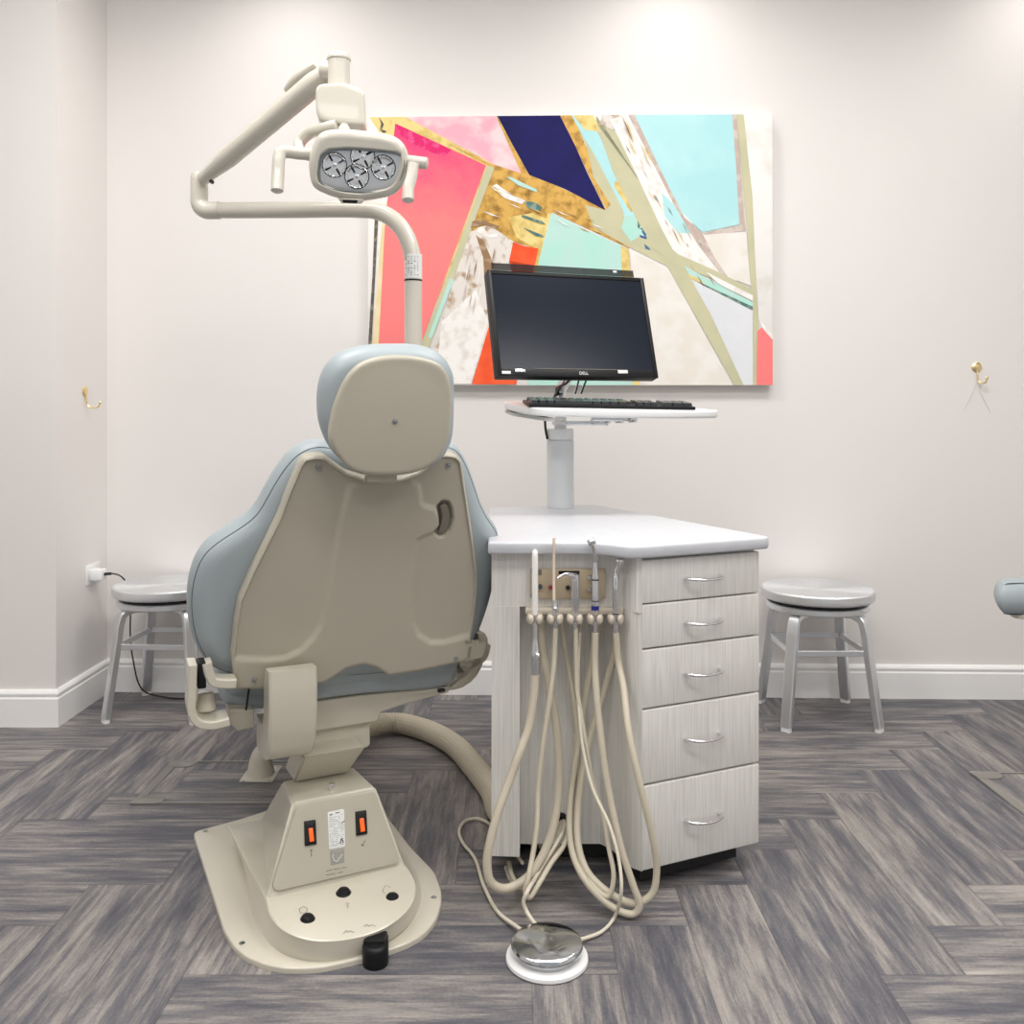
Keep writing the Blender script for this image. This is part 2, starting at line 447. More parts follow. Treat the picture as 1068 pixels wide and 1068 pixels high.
# wall behind the photographer; its window opening is added for soft daylight
bm = BM()
box(bm, (-3.3, YR-.1, 0), (-2.2, YR, CEIL)); box(bm, (2.8, YR-.1, 0), (XR+.1, YR, CEIL))
box(bm, (-2.2, YR-.1, 0), (2.8, YR, .45)); box(bm, (-2.2, YR-.1, 2.55), (2.8, YR, CEIL))
struct(obj('wall_front', bm, M_wall, smooth=0))
wf = empty('added_window_1', (0, YR, .45)); struct(wf)
bm = BM()
for x in (-2.2, -.95, .3, 1.55, 2.76): box(bm, (x, YR-.07, .45), (x+.04, YR-.02, 2.55))
for z in (.45, 2.51): box(bm, (-2.2, YR-.07, z), (2.8, YR-.02, z+.04))
obj('added_window_frame', bm, M_trim, wf, 0)
# baseboards
BB = [(0, 0), (.016, 0), (.016, .098), (.012, .103), (.012, .107), (.0145, .111), (.0145, .117), (.010, .124), (.006, .128), (0, .128)]
def baseboard(name, a, b, n, cut0=0, cut1=0):
    a = V((*a, 0)); b = V((*b, 0)); n = V((*n, 0)).normalized(); d = (b-a).normalized()
    bm = BM(); r = []
    for q, c in ((a, cut0), (b, cut1)):
        r.append([q+n*p[0]+d*(c*p[0])+V((0, 0, p[1])) for p in BB])
    loft(bm, r); struct(obj(name, bm, M_trim, smooth=0))
baseboard('baseboard_back', (XL, Yw(XL)), (XR, Yw(XR)), (-.028, -1), 1, -1)
baseboard('baseboard_side', (XL, 3.196), (XL, Yw(XL)), (1, 0), -1, -1)
baseboard('baseboard_left', (-3.2, 3.196), (XL, 3.196), (0, -1), 1, 1)
baseboard('baseboard_right', (XR, YR), (XR, Yw(XR)), (-1, 0), 0, -1)
# ceiling fixtures; the rectangular panels are added for fill light
pl = None
M_diff = mat('led_diffuser', (.9, .9, .9), .5, emit=(1, .97, .93), es=2.0)
def fill_panel_light(x, y, lab):
    t = empty('fill_panel', (x, y, CEIL)); tag(t, lab, 'ceiling light', 'added ceiling fill panels')
    bm = BM()
    for s in (-1, 1):
        box(bm, (x-.6, y+s*.3-.015, CEIL-.03), (x+.6, y+s*.3+.015, CEIL)); box(bm, (x+s*.6-.015, y-.285, CEIL-.03), (x+s*.6+.015, y+.285, CEIL))
    obj('fill_panel_frame', bm, M_trim, t, 0)
    bm = BM(); box(bm, (x-.585, y-.285, CEIL-.018), (x+.585, y+.285, CEIL-.008)); obj('diffuser', bm, M_diff, t, 0)
for (x, y), w_ in zip(FILL_PANELS, ('left of the camera', 'just above the camera', 'right of the camera', 'by the added front window, left', 'by the added front window, right', 'over the dental chair', 'over the drawer cart')):
    fill_panel_light(x, y, 'added white framed rectangular ceiling fill panel '+w_)
for (x, y), w_ in zip(DOWN, ('above the coat wall left of the painting', 'above the painting', 'above the wall right of the painting')):
    t = empty('downlight', (x, y, CEIL)); tag(t, 'small round ceiling downlight '+w_, 'downlight', 'downlights along the back wall')
    bm = BM(); lathe(bm, [(.05, 0), (.075, 0), (.078, -.006), (.06, -.010), (.05, -.004)], Matrix.Translation((x, y, CEIL)), 32); obj('trim_ring', bm, M_trim, t)
    bm = BM(); lathe(bm, [(0, 0), (.05, 0), (.05, -.003), (0, -.003)], Matrix.Translation((x, y, CEIL)), 32); obj('diffuser', bm, M_diff, t)

# ------------------------------------------------------------------ abstract canvas on the back wall
def make_painting():
    ang = math.atan(-.028)
    fr = Fr((0, Yw(0)-.045, 0), (math.cos(ang), math.sin(ang), 0), (0, 0, 1))
    t = empty('painting', fr.pt(.23, 1.2)); tag(t, 'large abstract canvas of pink, navy, gold and aqua shapes on the back wall', 'painting')
    def h(p): return fr.hit(*p)
    x0, x1 = h((383.5, 250))[0], h((806, 250))[0]; zt = h((600, 120))[1]; zb = h((600, 402))[1]
    Mx = frm(fr)
    M_canvas = mat('painted_white', s2l(240, 237, 233), .6, mott=(9, s2l(222, 216, 208), .5, .75), bump=(300, .2, .001))
    bm = BM(); box(bm, (x0, .001, zb), (x1, .043, zt), .003, 2, Mx); obj('canvas', bm, M_canvas, t, 40)
    def pm(name, c, c2=None, sc=14, lo=.4, hi=.6, rough=.6, metal=0): return mat(name, s2l(*c), rough, metal, .2, mott=(sc, s2l(*(c2 or c)), lo, hi), bump=(400, .25, .0008))
    # pink with magenta towards its upper corner: a paint blend fixed to the canvas
    def blend_mat(name, c1, c2, za, zbb):
        m = mat(name, s2l(*c1), .6, spec=.2, bump=(400, .3, .001)); nt = m.node_tree; L = nt.links; b = nt.nodes['Principled BSDF']
        g = nt.nodes.new('ShaderNodeNewGeometry'); s = nt.nodes.new('ShaderNodeSeparateXYZ'); L.new(g.outputs['Position'], s.inputs[0])
        nz = nt.nodes.new('ShaderNodeTexNoise'); nz.inputs['Scale'].default_value = 14; nz.inputs['Detail'].default_value = 9; nz.inputs['Roughness'].default_value = .7; L.new(g.outputs['Position'], nz.inputs['Vector'])
        a = nt.nodes.new('ShaderNodeMath'); a.operation = 'MULTIPLY_ADD'; a.inputs[1].default_value = .35; L.new(nz.outputs['Fac'], a.inputs[0]); L.new(s.outputs[2], a.inputs[2])
        r = nt.nodes.new('ShaderNodeMapRange'); r.inputs[1].default_value = za+.17; r.inputs[2].default_value = zbb+.17; L.new(a.outputs[0], r.inputs[0])
        mx = nt.nodes.new('ShaderNodeMix'); mx.data_type = 'RGBA'; mx.inputs[6].default_value = (*s2l(*c1), 1); mx.inputs[7].default_value = (*s2l(*c2), 1)
        L.new(r.outputs[0], mx.inputs[0]); L.new(mx.outputs[2], b.inputs['Base Color']); return m
    C = {
     'coral': blend_mat('coral_pink_paint', (250, 132, 131), (234, 68, 126), 1.84, 2.20),
     'pink': pm('light_pink_paint', (248, 176, 192), (236, 214, 216), 10, .42, .6),
     'gold': pm('gold_leaf', (212, 168, 86), (150, 112, 52), 26, .46, .68, .4, .15),
     'goldl': pm('pale_gold_paint', (236, 214, 142), (208, 178, 98), 20, .45, .65),
     'navy': pm('navy_paint', (24, 22, 92), (20, 18, 82), 10),
     'aqua': pm('aqua_paint', (176, 224, 228), (186, 230, 232), 6),
     'mint': pm('mint_paint', (178, 226, 212), (190, 224, 216), 8),
     'khaki': pm('khaki_paint', (196, 194, 160), (204, 200, 166), 8),
     'mauve': pm('mauve_paint', (196, 176, 166), (212, 200, 190), 30, .45, .6),
     'orange': pm('orange_paint', (240, 84, 44), (250, 104, 62), 10),
     'rough': pm('scraped_white_paint', (226, 219, 212), (176, 148, 118), 22, .52, .66),
     'cream': pm('cream_paint', (240, 222, 180), (232, 214, 160), 14),
     'pale': pm('pale_blue_grey_paint', (226, 228, 231), (222, 224, 228), 8),
     'warm': pm('warm_white_paint', (232, 226, 216), (238, 234, 228), 12),
     'charc': pm('charcoal_streak', (96, 90, 82), (150, 140, 124), 60, .5, .7),
     'teal': pm('dark_teal_paint', (84, 120, 118), (140, 160, 140), 40, .45, .6),
     'white': pm('thick_white_paint', (244, 241, 237), (228, 220, 212), 30, .5, .7),
     'blue': pm('blue_fleck', (62, 100, 150), (90, 130, 150), 30),
     'magenta': pm('magenta_paint', (226, 40, 112), (236, 96, 150), 40, .5, .7),
     'brown': pm('brown_streak', (150, 118, 86), (190, 165, 140), 40, .5, .7),
    }
    Z2 = lambda *a: [z2(*p) for p in a]
    def q4(x, y): return (370+x/5.621, 110+y/5.621)
    def q5(x, y): return (590+x/4.8545, 110+y/4.8545)
    L = [
     ('goldl', Z2((36, 47), (140, 47), (215, 90), (335, 160), (345, 185), (330, 200), (160, 615), (50, 640), (70, 300), (85, 240), (80, 120))),
     ('cream', Z2((70, 290), (84, 290), (64, 610), (52, 712), (40, 712), (44, 610))),
     ('charc', Z2((50, 290), (59, 290), (42, 610), (36, 712), (29, 712), (34, 600), (44, 440))),
     ('coral', Z2((100, 68), (325, 172), (165, 612), (140, 712), (48, 712), (60, 600), (74, 330))),
     ('magenta', Z2((102, 70), (240, 133), (222, 150), (190, 140), (150, 122), (112, 96))),
     ('pink', Z2((125, 46), (348, 46), (412, 192), (345, 170), (215, 100))),
     ('gold', Z2((225, 115), (330, 165), (345, 170), (412, 192), (350, 46), (362, 46), (440, 196), (640, 286), (690, 350), (680, 378), (600, 340), (488, 288), (450, 385), (430, 372), (395, 362), (300, 336), (276, 330), (332, 176), (325, 170))),
     ('goldl', Z2((440, 290), (478, 305), (452, 380), (400, 350), (380, 300))),
     ('navy', Z2((353, 46), (508, 46), (545, 122), (575, 190), (621, 284), (520, 230), (432, 196), (390, 120))),
     ('gold', Z2((508, 46), (540, 46), (570, 120), (600, 190), (640, 286), (621, 284), (545, 122))),
     ('khaki', Z2((600, 220), (621, 284), (640, 260), (770, 350), (800, 400), (780, 425), (690, 380), (590, 325), (570, 270), (624, 284))),
     ('aqua', Z2((536, 46), (600, 60), (690, 250), (740, 352), (690, 340), (640, 250), (575, 120))),
     ('khaki', Z2((560, 60), (600, 70), (720, 320), (640, 280), (590, 200))),
     ('aqua', Z2((548, 70), (590, 70), (690, 260), (735, 350), (690, 340), (650, 255), (590, 140))),
     ('goldl', Z2((540, 46), (590, 46), (612, 90), (570, 84))),
     ('goldl', q_ := [q5(*p) for p in ((250, 380), (290, 400), (350, 530), (330, 540), (245, 410))]),
     ('mint', [q5(*p) for p in ((300, 560), (370, 560), (410, 640), (330, 690), (280, 620))]),
     ('blue', [q5(*p) for p in ((385, 620), (410, 640), (405, 670), (385, 640))]),
     ('blue', [q5(*p) for p in ((372, 655), (412, 668), (408, 678), (378, 668))]),
     ('teal', [q5(*p) for p in ((362, 570), (385, 590), (372, 620), (392, 622), (380, 628), (364, 618))]),
     ('blue', [q5(*p) for p in ((398, 700), (422, 720), (430, 734), (402, 726))]),
     ('khaki', Z2((597, 46), (600, 70), (640, 84), (690, 150), (740, 260), (810, 405), (848, 455), (880, 520), (968, 717), (940, 717), (775, 425), (700, 310), (640, 190), (604, 90))),
     ('rough', Z2((612, 46), (660, 46), (640, 84), (606, 70))),
     ('white', Z2((632, 60), (668, 46), (680, 46), (760, 190), (850, 340), (920, 440), (985, 490), (800, 405), (760, 330), (690, 180))),
     ('aqua', Z2((760, 240), (790, 270), (850, 340), (800, 340), (768, 300))),
     ('aqua', Z2((692, 46), (934, 46), (945, 180), (955, 318), (860, 338), (800, 280), (756, 190))),
     ('mauve', Z2((676, 46), (692, 46), (760, 190), (815, 300), (860, 340), (925, 448), (905, 440), (850, 370), (790, 270), (750, 190))),
     ('mauve', Z2((934, 46), (944, 46), (966, 320), (968, 334), (900, 342), (862, 342), (900, 330), (952, 322), (944, 180))),
     ('warm', Z2((862, 344), (968, 336), (980, 470), (925, 450), (890, 400))),
     ('khaki', Z2((740, 340), (800, 392), (900, 436), (985, 480), (985, 496), (900, 458), (800, 420), (730, 372))),
     ('khaki', Z2((944, 46), (962, 46), (984, 250), (992, 430), (1000, 560), (996, 717), (984, 717), (986, 560), (978, 440), (968, 300))),
     ('mint', Z2((815, 420), (850, 440), (985, 512), (985, 522), (900, 484), (830, 450))),
     ('goldl', Z2((820, 440), (850, 452), (870, 468), (832, 452))),
     ('teal', Z2((850, 460), (985, 522), (985, 530), (920, 502))),
     ('white', Z2((870, 436), (985, 494), (985, 508), (900, 466))),
     ('pale', Z2((832, 454), (985, 532), (985, 717), (962, 717), (880, 540))),
     ('mint', Z2((485, 290), (600, 345), (660, 372), (668, 500), (690, 717), (430, 717), (420, 600), (455, 400))),
     ('goldl', Z2((478, 290), (486, 292), (455, 410), (450, 500), (442, 420))),
     ('goldl', Z2((658, 372), (678, 380), (705, 717), (688, 717), (664, 500))),
     ('warm', Z2((680, 384), (775, 426), (850, 560), (935, 717), (720, 717), (692, 560))),
     ('rough', Z2((285, 338), (330, 318), (395, 362), (385, 400), (340, 560), (288, 713), (200, 713), (195, 620), (250, 440))),
     ('white', Z2((215, 560), (300, 480), (330, 560), (288, 713), (200, 713))),
     ('brown', Z2((300, 345), (320, 360), (345, 420), (322, 470), (318, 400))),
     ('orange', Z2((392, 362), (420, 372), (455, 378), (446, 420), (380, 440), (335, 560), (290, 714), (400, 714), (420, 560), (446, 420), (382, 408))),
     ('khaki', Z2((328, 172), (346, 178), (300, 300), (250, 440), (200, 580), (150, 712), (136, 712), (170, 600), (240, 420), (300, 250))),
     ('mint', Z2((236, 452), (246, 455), (190, 600), (182, 596))),
     ('coral', Z2((996, 582), (1008, 572), (1034, 600), (1034, 716), (994, 716))),
     ('white', Z2((1000, 552), (1034, 592), (1034, 604), (1008, 574))),
     ('charc', Z2((60, 46), (72, 70), (66, 84), (80, 88), (72, 92), (62, 84), (66, 70))),
     ('white', [q4(*p) for p in ((800, 480), (830, 460), (900, 510), (1000, 560), (980, 580), (880, 545))]),
     ('teal', [q4(*p) for p in ((1000, 560), (1060, 570), (1100, 600), (1080, 625), (1010, 600))]),
     ('teal', [q4(*p) for p in ((980, 640), (1100, 680), (1120, 700), (1080, 690), (980, 655))]),
     ('teal', [q4(*p) for p in ((985, 715), (1100, 760), (1110, 775), (1060, 765))]),
     ('mint', [q4(*p) for p in ((890, 420), (920, 422), (1068, 495), (1068, 510), (960, 470))]),
     ('white', [q4(*p) for p in ((750, 618), (800, 635), (850, 655), (800, 645))]),
     ('brown', [q4(*p) for p in ((690, 680), (740, 670), (850, 710), (830, 730), (760, 700), (680, 720))]),
     ('white', [q4(*p) for p in ((720, 720), (745, 710), (790, 760), (840, 750), (835, 775), (780, 775), (720, 740))]),
    ]
    # thin streaks
    rnd = random.Random(3)
    def streakq(c, a, b, w):
        a = V((*a, 0)); b = V((*b, 0)); d = (b-a).normalized(); s = V((-d.y, d.x, 0))*w
        L.append((c, [tuple((a+s)[:2]), tuple((a.lerp(b, .5)+s*1.6)[:2]), tuple(b[:2]), tuple((a.lerp(b, .45)-s*.8)[:2])]))
    for k in range(30):
        x = rnd.uniform(650, 880); y = 47+(x-650)*1.7+rnd.uniform(-40, 60)
        l = rnd.uniform(10, 50)
        if y < 60: continue
        streakq(rnd.choice(['brown', 'charc', 'mauve', 'goldl']), z2(x, y), z2(x+l*.5, y+l*.95), .35)
    for k in range(16):
        x = rnd.uniform(310, 600); y = 215+(x-310)*.45+rnd.uniform(-25, 70)
        if y > 240+(x-300)*.4: y -= 50
        streakq(rnd.choice(['brown', 'goldl', 'white', 'gold']), z2(x, y), z2(x+30, y+14), .5)
    for k in range(14):
        x = rnd.uniform(270, 370); y = rnd.uniform(370, 520)
        streakq(rnd.choice(['brown', 'white', 'mauve']), z2(x, y), z2(x-10, y+50), .6)
    streakq('brown', q5(285, 50), q5(345, 200), .7); streakq('goldl', q5(300, 60), q5(350, 200), .5)
    mats = list(C.values()); names = list(C.keys())
    bm = BM()
    for k, (c, pts) in enumerate(L):
        d = .0003+k*.00006
        vs = []
        for p in pts:
            a, b = h(p); a = min(max(a, x0+.001), x1-.001); b = min(max(b, zb+.001), zt-.001)
            vs.append(bm.verts.new(fr.pt(a, b, d-.001+.001)))
        try: f = bm.faces.new(vs)
        except ValueError: continue
        f.normal_update()
        if f.normal.dot(fr.n) < 0: f.normal_flip()
        f.material_index = names.index(c)
    bmesh.ops.triangulate(bm, faces=bm.faces)
    obj('paint_layer', bm, mats, t, 0, recalc=False)
make_painting()

# ------------------------------------------------------------------ coat hooks, outlet
def hook(name, p, nrm, side, label):
    """p = wall point at rosette centre, nrm out of wall, side = direction the hook tip curls towards"""
    t = empty(name, p); tag(t, label, 'hook', 'brass coat hooks')
    n = V(nrm).normalized(); bm = BM(); K = .68
    lathe(bm, [(0, 0), (.022, 0), (.023, .003), (.019, .007), (.012, .0095), (0, .010)], align(p, n) @ Matrix.Scale(.85, 4), 32); r = obj('rosette', bm, M_brass, t)
    bm = BM(); s = V(side).normalized(); p = V(p)
    path = catmull([p+(q_-p)*K for q_ in [p+n*.008+V((0, 0, -.015)), p+n*.012+V((0, 0, -.05)), p+n*.013+s*.004+V((0, 0, -.078)), p+n*.03+s*.016+V((0, 0, -.092)), p+n*.047+s*.03+V((0, 0, -.085)), p+n*.052+s*.034+V((0, 0, -.062))]], 8)
    sweep(bm, path, 0.0032, 10); lathe(bm, [(0, -.005), (.004, -.004), (.006, 0), (.004, .004), (0, .005)], Matrix.Translation(path[-1]), 12)
    obj('hook_arm', bm, M_brass, t)
    return t
hook('coat_hook', (XL, 3.41, H-(408-430)/F*3.41), (1, 0, 0), (.3, 0, 0), 'brass coat hook on the left side wall above the outlet')
yb = Yw(1.79); hook('coat_hook', ((1018.5-CX)/F*yb, yb, H-(383-430)/F*yb), (-.028, -1, 0), (1, 0, 0), 'brass coat hook on the back wall right of the painting')
# thin loop of thread hanging at the right hook
bm = BM(); hp = V(((1018.5-CX)/F*yb, yb-.013, H+.03))
M_thread = mat('pale_thread', s2l(222, 212, 196), .7)
sweep(bm, catmull([P(1019, 398, yb-.012), P(1014, 410, yb-.006), P(1005, 428, yb-.004)], 6), .0008, 5)
sweep(bm, catmull([P(1019, 398, yb-.012), P(1023, 410, yb-.006), P(1033, 430, yb-.004)], 6), .0008, 5)
tag(obj('thread', bm, M_thread), 'thin pale thread hanging from the right brass hook', 'thread')
t = empty('wall_outlet', (XL, 3.47, .44)); tag(t, 'white wall outlet plate on the left side wall', 'outlet')
zo = H-(598.5-CY)/F*3.46
bm = BM(); box(bm, (XL, 3.415, zo-.037), (XL+.006, 3.53, zo+.037), .002); obj('cover_plate', bm, M_white, t)
bm = BM(); box(bm, (XL+.0055, 3.435, zo-.018), (XL+.008, 3.505, zo+.018), .001); obj('socket', bm, M_trim, t)
t = empty('charger', (XL+.01, 3.46, zo)); tag(t, 'white plug charger with a dark cable in the wall outlet', 'charger')
bm = BM(); box(bm, (XL+.0095, 3.43, zo-.022), (XL+.055, 3.475, zo+.02), .005); obj('charger_body', bm, M_white, t)
bm = BM(); sweep(bm, catmull([V((XL+.055, 3.452, zo)), V((XL+.085, 3.455, zo+.002)), V((XL+.115, 3.46, zo-.01)), V((XL+.135, 3.485, zo-.06)), V((XL+.125, 3.52, zo-.25)), V((XL+.13, 3.53, .15)), V((XL+.17, 3.52, .03)), V((XL+.26, 3.5, .006)), V((XL+.42, 3.48, .005))], 8), .0028, 8)
sweep(bm, [V((XL+.053, 3.452, zo)), V((XL+.08, 3.4545, zo+.002))], .0055, 8)
obj('charger_cable', bm, M_dark, t)

# ------------------------------------------------------------------ stools
def make_stool():
    t = empty('stool')
    bm = BM(); lathe(bm, [(0, .4615), (.12, .4625), (.160, .465), (.182, .468), (.190, .4675), (.1955, .463), (.197, .456), (.197, .438), (.194, .434), (.189, .432), (.18, .433), (0, .433)], None, 72)
    obj('seat', bm, M_spun, t)
    bm = BM(); lathe(bm, [(0, .4325), (.165, .4325), (.165, .418), (0, .418)], None, 48); obj('swivel_plate', bm, M_dark, t)
    bm = BM(); lathe(bm, [(.0, .418), (.176, .418), (.180, .414), (.180, .400), (.176, .396), (.15, .396), (.0, .402)], None, 60); obj('seat_ring', bm, M_alu, t)
    for k in range(4):
        a = PI/4+k*PI/2; d = V((math.cos(a), math.sin(a), 0))
        pts = catmull([d*.10+V((0, 0, .388)), d*.135+V((0, 0, .388)), d*.165+V((0, 0, .375)), d*.178+V((0, 0, .34)), d*.186+V((0, 0, .28)), d*.226+V((0, 0, .016))], 8)
        bm = BM(); sd = V((-d.y, d.x, 0)); sweep(bm, pts, .019, up=sd, ry=.012, sq=True); lg = obj('leg', bm, M_alu, t, 35)
        bm = BM(); sweep(bm, [d*.2255+V((0, 0, .016)), d*.2275+V((0, 0, .0))], .0165, up=sd, ry=.011, sq=True); obj('foot_cap', bm, M_white, lg, 35)
    for k in range(4):
        a = PI/4+k*PI/2; b = a+PI/2; r = .187; z = .262
        p = V((math.cos(a)*r, math.sin(a)*r, z)); q = V((math.cos(b)*r, math.sin(b)*r, z))
        bm = BM(); sweep(bm, [p, q], .010, up=(0, 0, 1), ry=.005, sq=True); obj('stretcher', bm, M_alu, t, 35)
    return t
st = make_stool(); st.location = (1.104, 3.295, 0)
tag(st, 'round brushed aluminium swivel stool right of the drawer cart', 'stool', 'aluminium stools by the back wall')
st2 = copy_tree(st); st2.location = (-1.272, 3.38, 0); st2.rotation_euler = (0, 0, -.05)
st2['label'] = 'round brushed aluminium swivel stool left of the dental chair, by the outlet'

# ------------------------------------------------------------------ dental chair
ANG = math.radians(24)
O = V((-.38, 2.12, 0))
UR = V((math.cos(ANG), math.sin(ANG), 0)); WA = V((-math.sin(ANG), math.cos(ANG), 0))
chair = empty('dental_chair', O, ANG)
tag(chair, 'dental chair seen from behind, grey-blue vinyl pads on a cream pedestal', 'dental chair')
def Lc(u, w_, z): return O+UR*u+WA*w_+V((0, 0, z))
CHM = Matrix(((UR.x, WA.x, 0, O.x), (UR.y, WA.y, 0, O.y), (0, 0, 1, 0), (0, 0, 0, 1)))
REC = math.radians(13)
a22 = math.radians(22)
nh = V((math.sin(a22), -math.cos(a22), 0))
BK = Fr((-.349, 2.087, .52), (math.cos(a22), math.sin(a22), 0), V((0, 0, 1))*math.cos(REC)+nh*math.sin(REC))
assert BK.n.dot(nh) > 0
# back shell
shell_px = [z3(*p) for p in [(408, 410), (440, 402), (472, 405), (496, 424), (540, 455), (600, 474), (655, 478), (710, 474), (765, 452), (802, 420), (822, 399), (850, 396), (880, 400), (897, 418), (912, 520), (930, 640), (945, 760), (946, 820), (938, 900), (927, 965), (927, 1000)]]
shell_px += [zr(*p) for p in [(758, 250), (748, 330), (737, 385), (715, 415), (640, 432), (300, 506), (50, 543), (15, 520)]]
shell_px += [z4(*p) for p in [(600, 162), (560, 152), (510, 165), (470, 192), (445, 207), (412, 211), (330, 224)]]
shell_px += [zu(*p) for p in [(640, 338), (500, 334), (440, 335), (400, 330), (395, 250), (385, 170), (375, 100)]]
shell_px += [z3(*p) for p in [(187, 980), (192, 920), (205, 850), (250, 750), (290, 670), (330, 590), (355, 520), (380, 462), (394, 428)]]
sh2 = [BK.hit(*p) for p in shell_px]
so = outline(sh2, 420, 1, curve=False)
cen = [BK.hit(*z3(*p)) for p in [(548, 520), (556, 500), (580, 489), (740, 487), (758, 496), (764, 520), (766, 550), (780, 562), (810, 570), (826, 590), (826, 612), (806, 636), (768, 652), (752, 662), (750, 700), (738, 860), (740, 920), (758, 960), (795, 985), (840, 985), (925, 962), (1000, 940), (1000, 1200), (100, 1200), (100, 1036), (200, 1036), (290, 1040), (350, 1034), (400, 1010), (440, 970), (464, 930), (478, 860), (492, 780), (520, 640)]]
slot = [BK.hit(*z3(*p)) for p in [(822, 560), (840, 545), (858, 548), (868, 570), (872, 600), (862, 635), (845, 652), (828, 655), (812, 640), (830, 620), (826, 590)]]
def hf_shell(x, y):
    d = sdpoly(x, y, cen)
    v = -.007*sst(-.004, .012, d)
    # ridge highlight lip along the raised field
    e = sdpoly(x, y, slot)
    v -= .02*sst(.004, -.004, e)
    return v
ctr = V((*BK.hit(*z3(640, 760)), 0))
bm = BM(); plate(bm, BK, so, -.035, 0, .010, hf_shell, rings=90, centre=ctr)
shell = obj('back_shell', bm, M_shell, chair, 50)
M_lever = mat('grey_lever', s2l(120, 114, 104), .4)
lo_ = outline([BK.hit(*z3(*p)) for p in [(832, 562), (850, 556), (862, 585), (858, 625), (842, 645), (828, 648), (834, 620), (838, 590)]], 40, 1)
bm = BM(); plate(bm, BK, lo_, -.02, -.010, .003, rings=3); obj('release_lever', bm, M_lever, chair)
def screw(fr, px, py, d, r, parent, name='screw', m=None):
    a, b = fr.hit(px, py, d); p = fr.pt(a, b, d)
    bm = BM(); lathe(bm, [(0, -.002), (r*1.5, -.002), (r*1.5, .001), (r, .0012), (r, .003), (r*.8, .005), (r*.35, .0052), (r*.3, .003), (0, .003)], align(p, fr.n), 20)
    return obj(name, bm, m or M_screw, parent)
screw(BK, *z3(452, 438), -.006, .0045, chair); screw(BK, *z3(853, 432), -.006, .0045, chair); screw(BK, *zu(535, 262), 0, .004, chair); screw(BK, *zr(620, 385), 0, .004, chair)
# back upholstery
pad_px = [z3(*p) for p in [(470, 352), (430, 352), (400, 362), (370, 380), (330, 425), (290, 488), (245, 565), (200, 600), (130, 645), (85, 685), (58, 740), (44, 810), (44, 870), (55, 940), (75, 990), (110, 1040), (160, 1062), (250, 1075), (500, 1075), (800, 1040), (900, 1000), (938, 940), (962, 880), (985, 800), (1000, 710), (1005, 660), (1000, 620), (975, 585), (950, 540), (930, 480), (905, 415), (880, 372), (855, 355), (820, 352), (700, 390), (600, 390)]]
po = outline([BK.hit(*p, -.085) for p in pad_px], 220, 3)
bm = BM(); cushion(bm, BK, po, -.085, .048, .06, .045, .0, 12, 8)
backpad = obj('backrest', bm, M_leath, chair, 60)
def seam_at(out2d, fr, ins, d, rad, parent, name='seam', rng=None):
    p2 = inset(out2d, ins); pts = [fr.pt(p.x, p.y, d) for p in p2]
    bm = BM(); sweep(bm, pts, rad, 6, closed=True); return obj(name, bm, M_seam, parent)
# seam on rear shoulder of the pad (45 deg of the rounded edge)
tt = math.radians(38)
seam_at(po, BK, .045*(1-math.cos(tt)), -.085+.048*math.sin(tt)-.0002, .0011, backpad)
# headrest
HR = Fr(P(412, 440, 1.885), (math.cos(a22-.04), math.sin(a22-.04), 0), V((0, 0, 1))*math.cos(.12)+nh*math.sin(.12))
hp_px = [z3(*p) for p in [(487, 350), (490, 300), (500, 250), (516, 205), (540, 158), (580, 118), (635, 98), (700, 92), (770, 98), (828, 118), (853, 150), (865, 195), (864, 280), (856, 350), (832, 405), (790, 440), (740, 458), (680, 465), (610, 462), (555, 447), (520, 412), (497, 378)]]
ho = outline([HR.hit(*p) for p in hp_px], 160, 2)
def hf_dome(x, y): return 0.004*(1-min(1, (x*x+y*y)/.014))
bm = BM(); plate(bm, HR, ho, -.03, 0, .009, hf_dome, rings=20)
headrest = obj('headrest_shell', bm, M_shell, chair, 50)
screw(HR, *z3(688, 295), .004, .004, chair)
hpad_px = [z3(*p) for p in [(446, 230), (450, 180), (466, 132), (495, 96), (540, 71), (600, 58), (680, 54), (760, 58), (812, 76), (845, 108), (864, 150), (866, 200), (866, 280), (860, 345), (835, 400), (790, 435), (700, 450), (620, 452), (560, 440), (505, 400), (470, 350), (450, 290)]]
hpo = outline([HR.hit(*p, -.07) for p in hpad_px], 160, 3)
bm = BM(); cushion(bm, HR, hpo, -.07, .05, .05, .035, .006, 10, 8)
hpad = obj('headrest', bm, M_leath, chair, 60)
a, b = HR.hit(*z3(655, 480)); c1 = HR.pt(a, b, -.02)
bm = BM(); fr2 = Fr(c1, HR.ex, HR.ez); box(bm, (-.032, -.0, -.006), (.032, .03, .03), .003, 2, frm(fr2)); obj('headrest_bracket', bm, M_shell, chair)

# seat and leg rest (extends away from the viewer)
seat_c = [(-.29, .02), (.29, .02), (.285, .30), (.25, .62), (.235, 1.02), (-.235, 1.02), (-.25, .62), (-.285, .30)]
FT = Fr(Lc(0, 0, 0), UR, WA)   # plan frame, n = up
so2 = outline(roundpoly(seat_c, .05), 160, 1, curve=False)
bm = BM(); cushion(bm, FT, [p for p in so2], .50, .045, .055, .04, .004, 10, 6); obj('seat', bm, M_leath, chair, 60)
# pocket of vinyl seen below the shell
def CHP(lst, w_, z=None):
    fr = Fr(Lc(0, w_, 0), UR, (0, 0, 1)); return fr, [fr.hit(*p) for p in lst]
fr_s, pts = CHP([z4(*p) for p in [(135, 200), (840, 130), (838, 170), (828, 200), (800, 217), (560, 240), (412, 260), (285, 282), (230, 285), (150, 268), (140, 240)]], 0.035)
bm = BM(); plate(bm, fr_s, outline(pts, 120, 2), -.12, 0, .02, rings=6); obj('seat_cover', bm, M_leath, chair, 60)
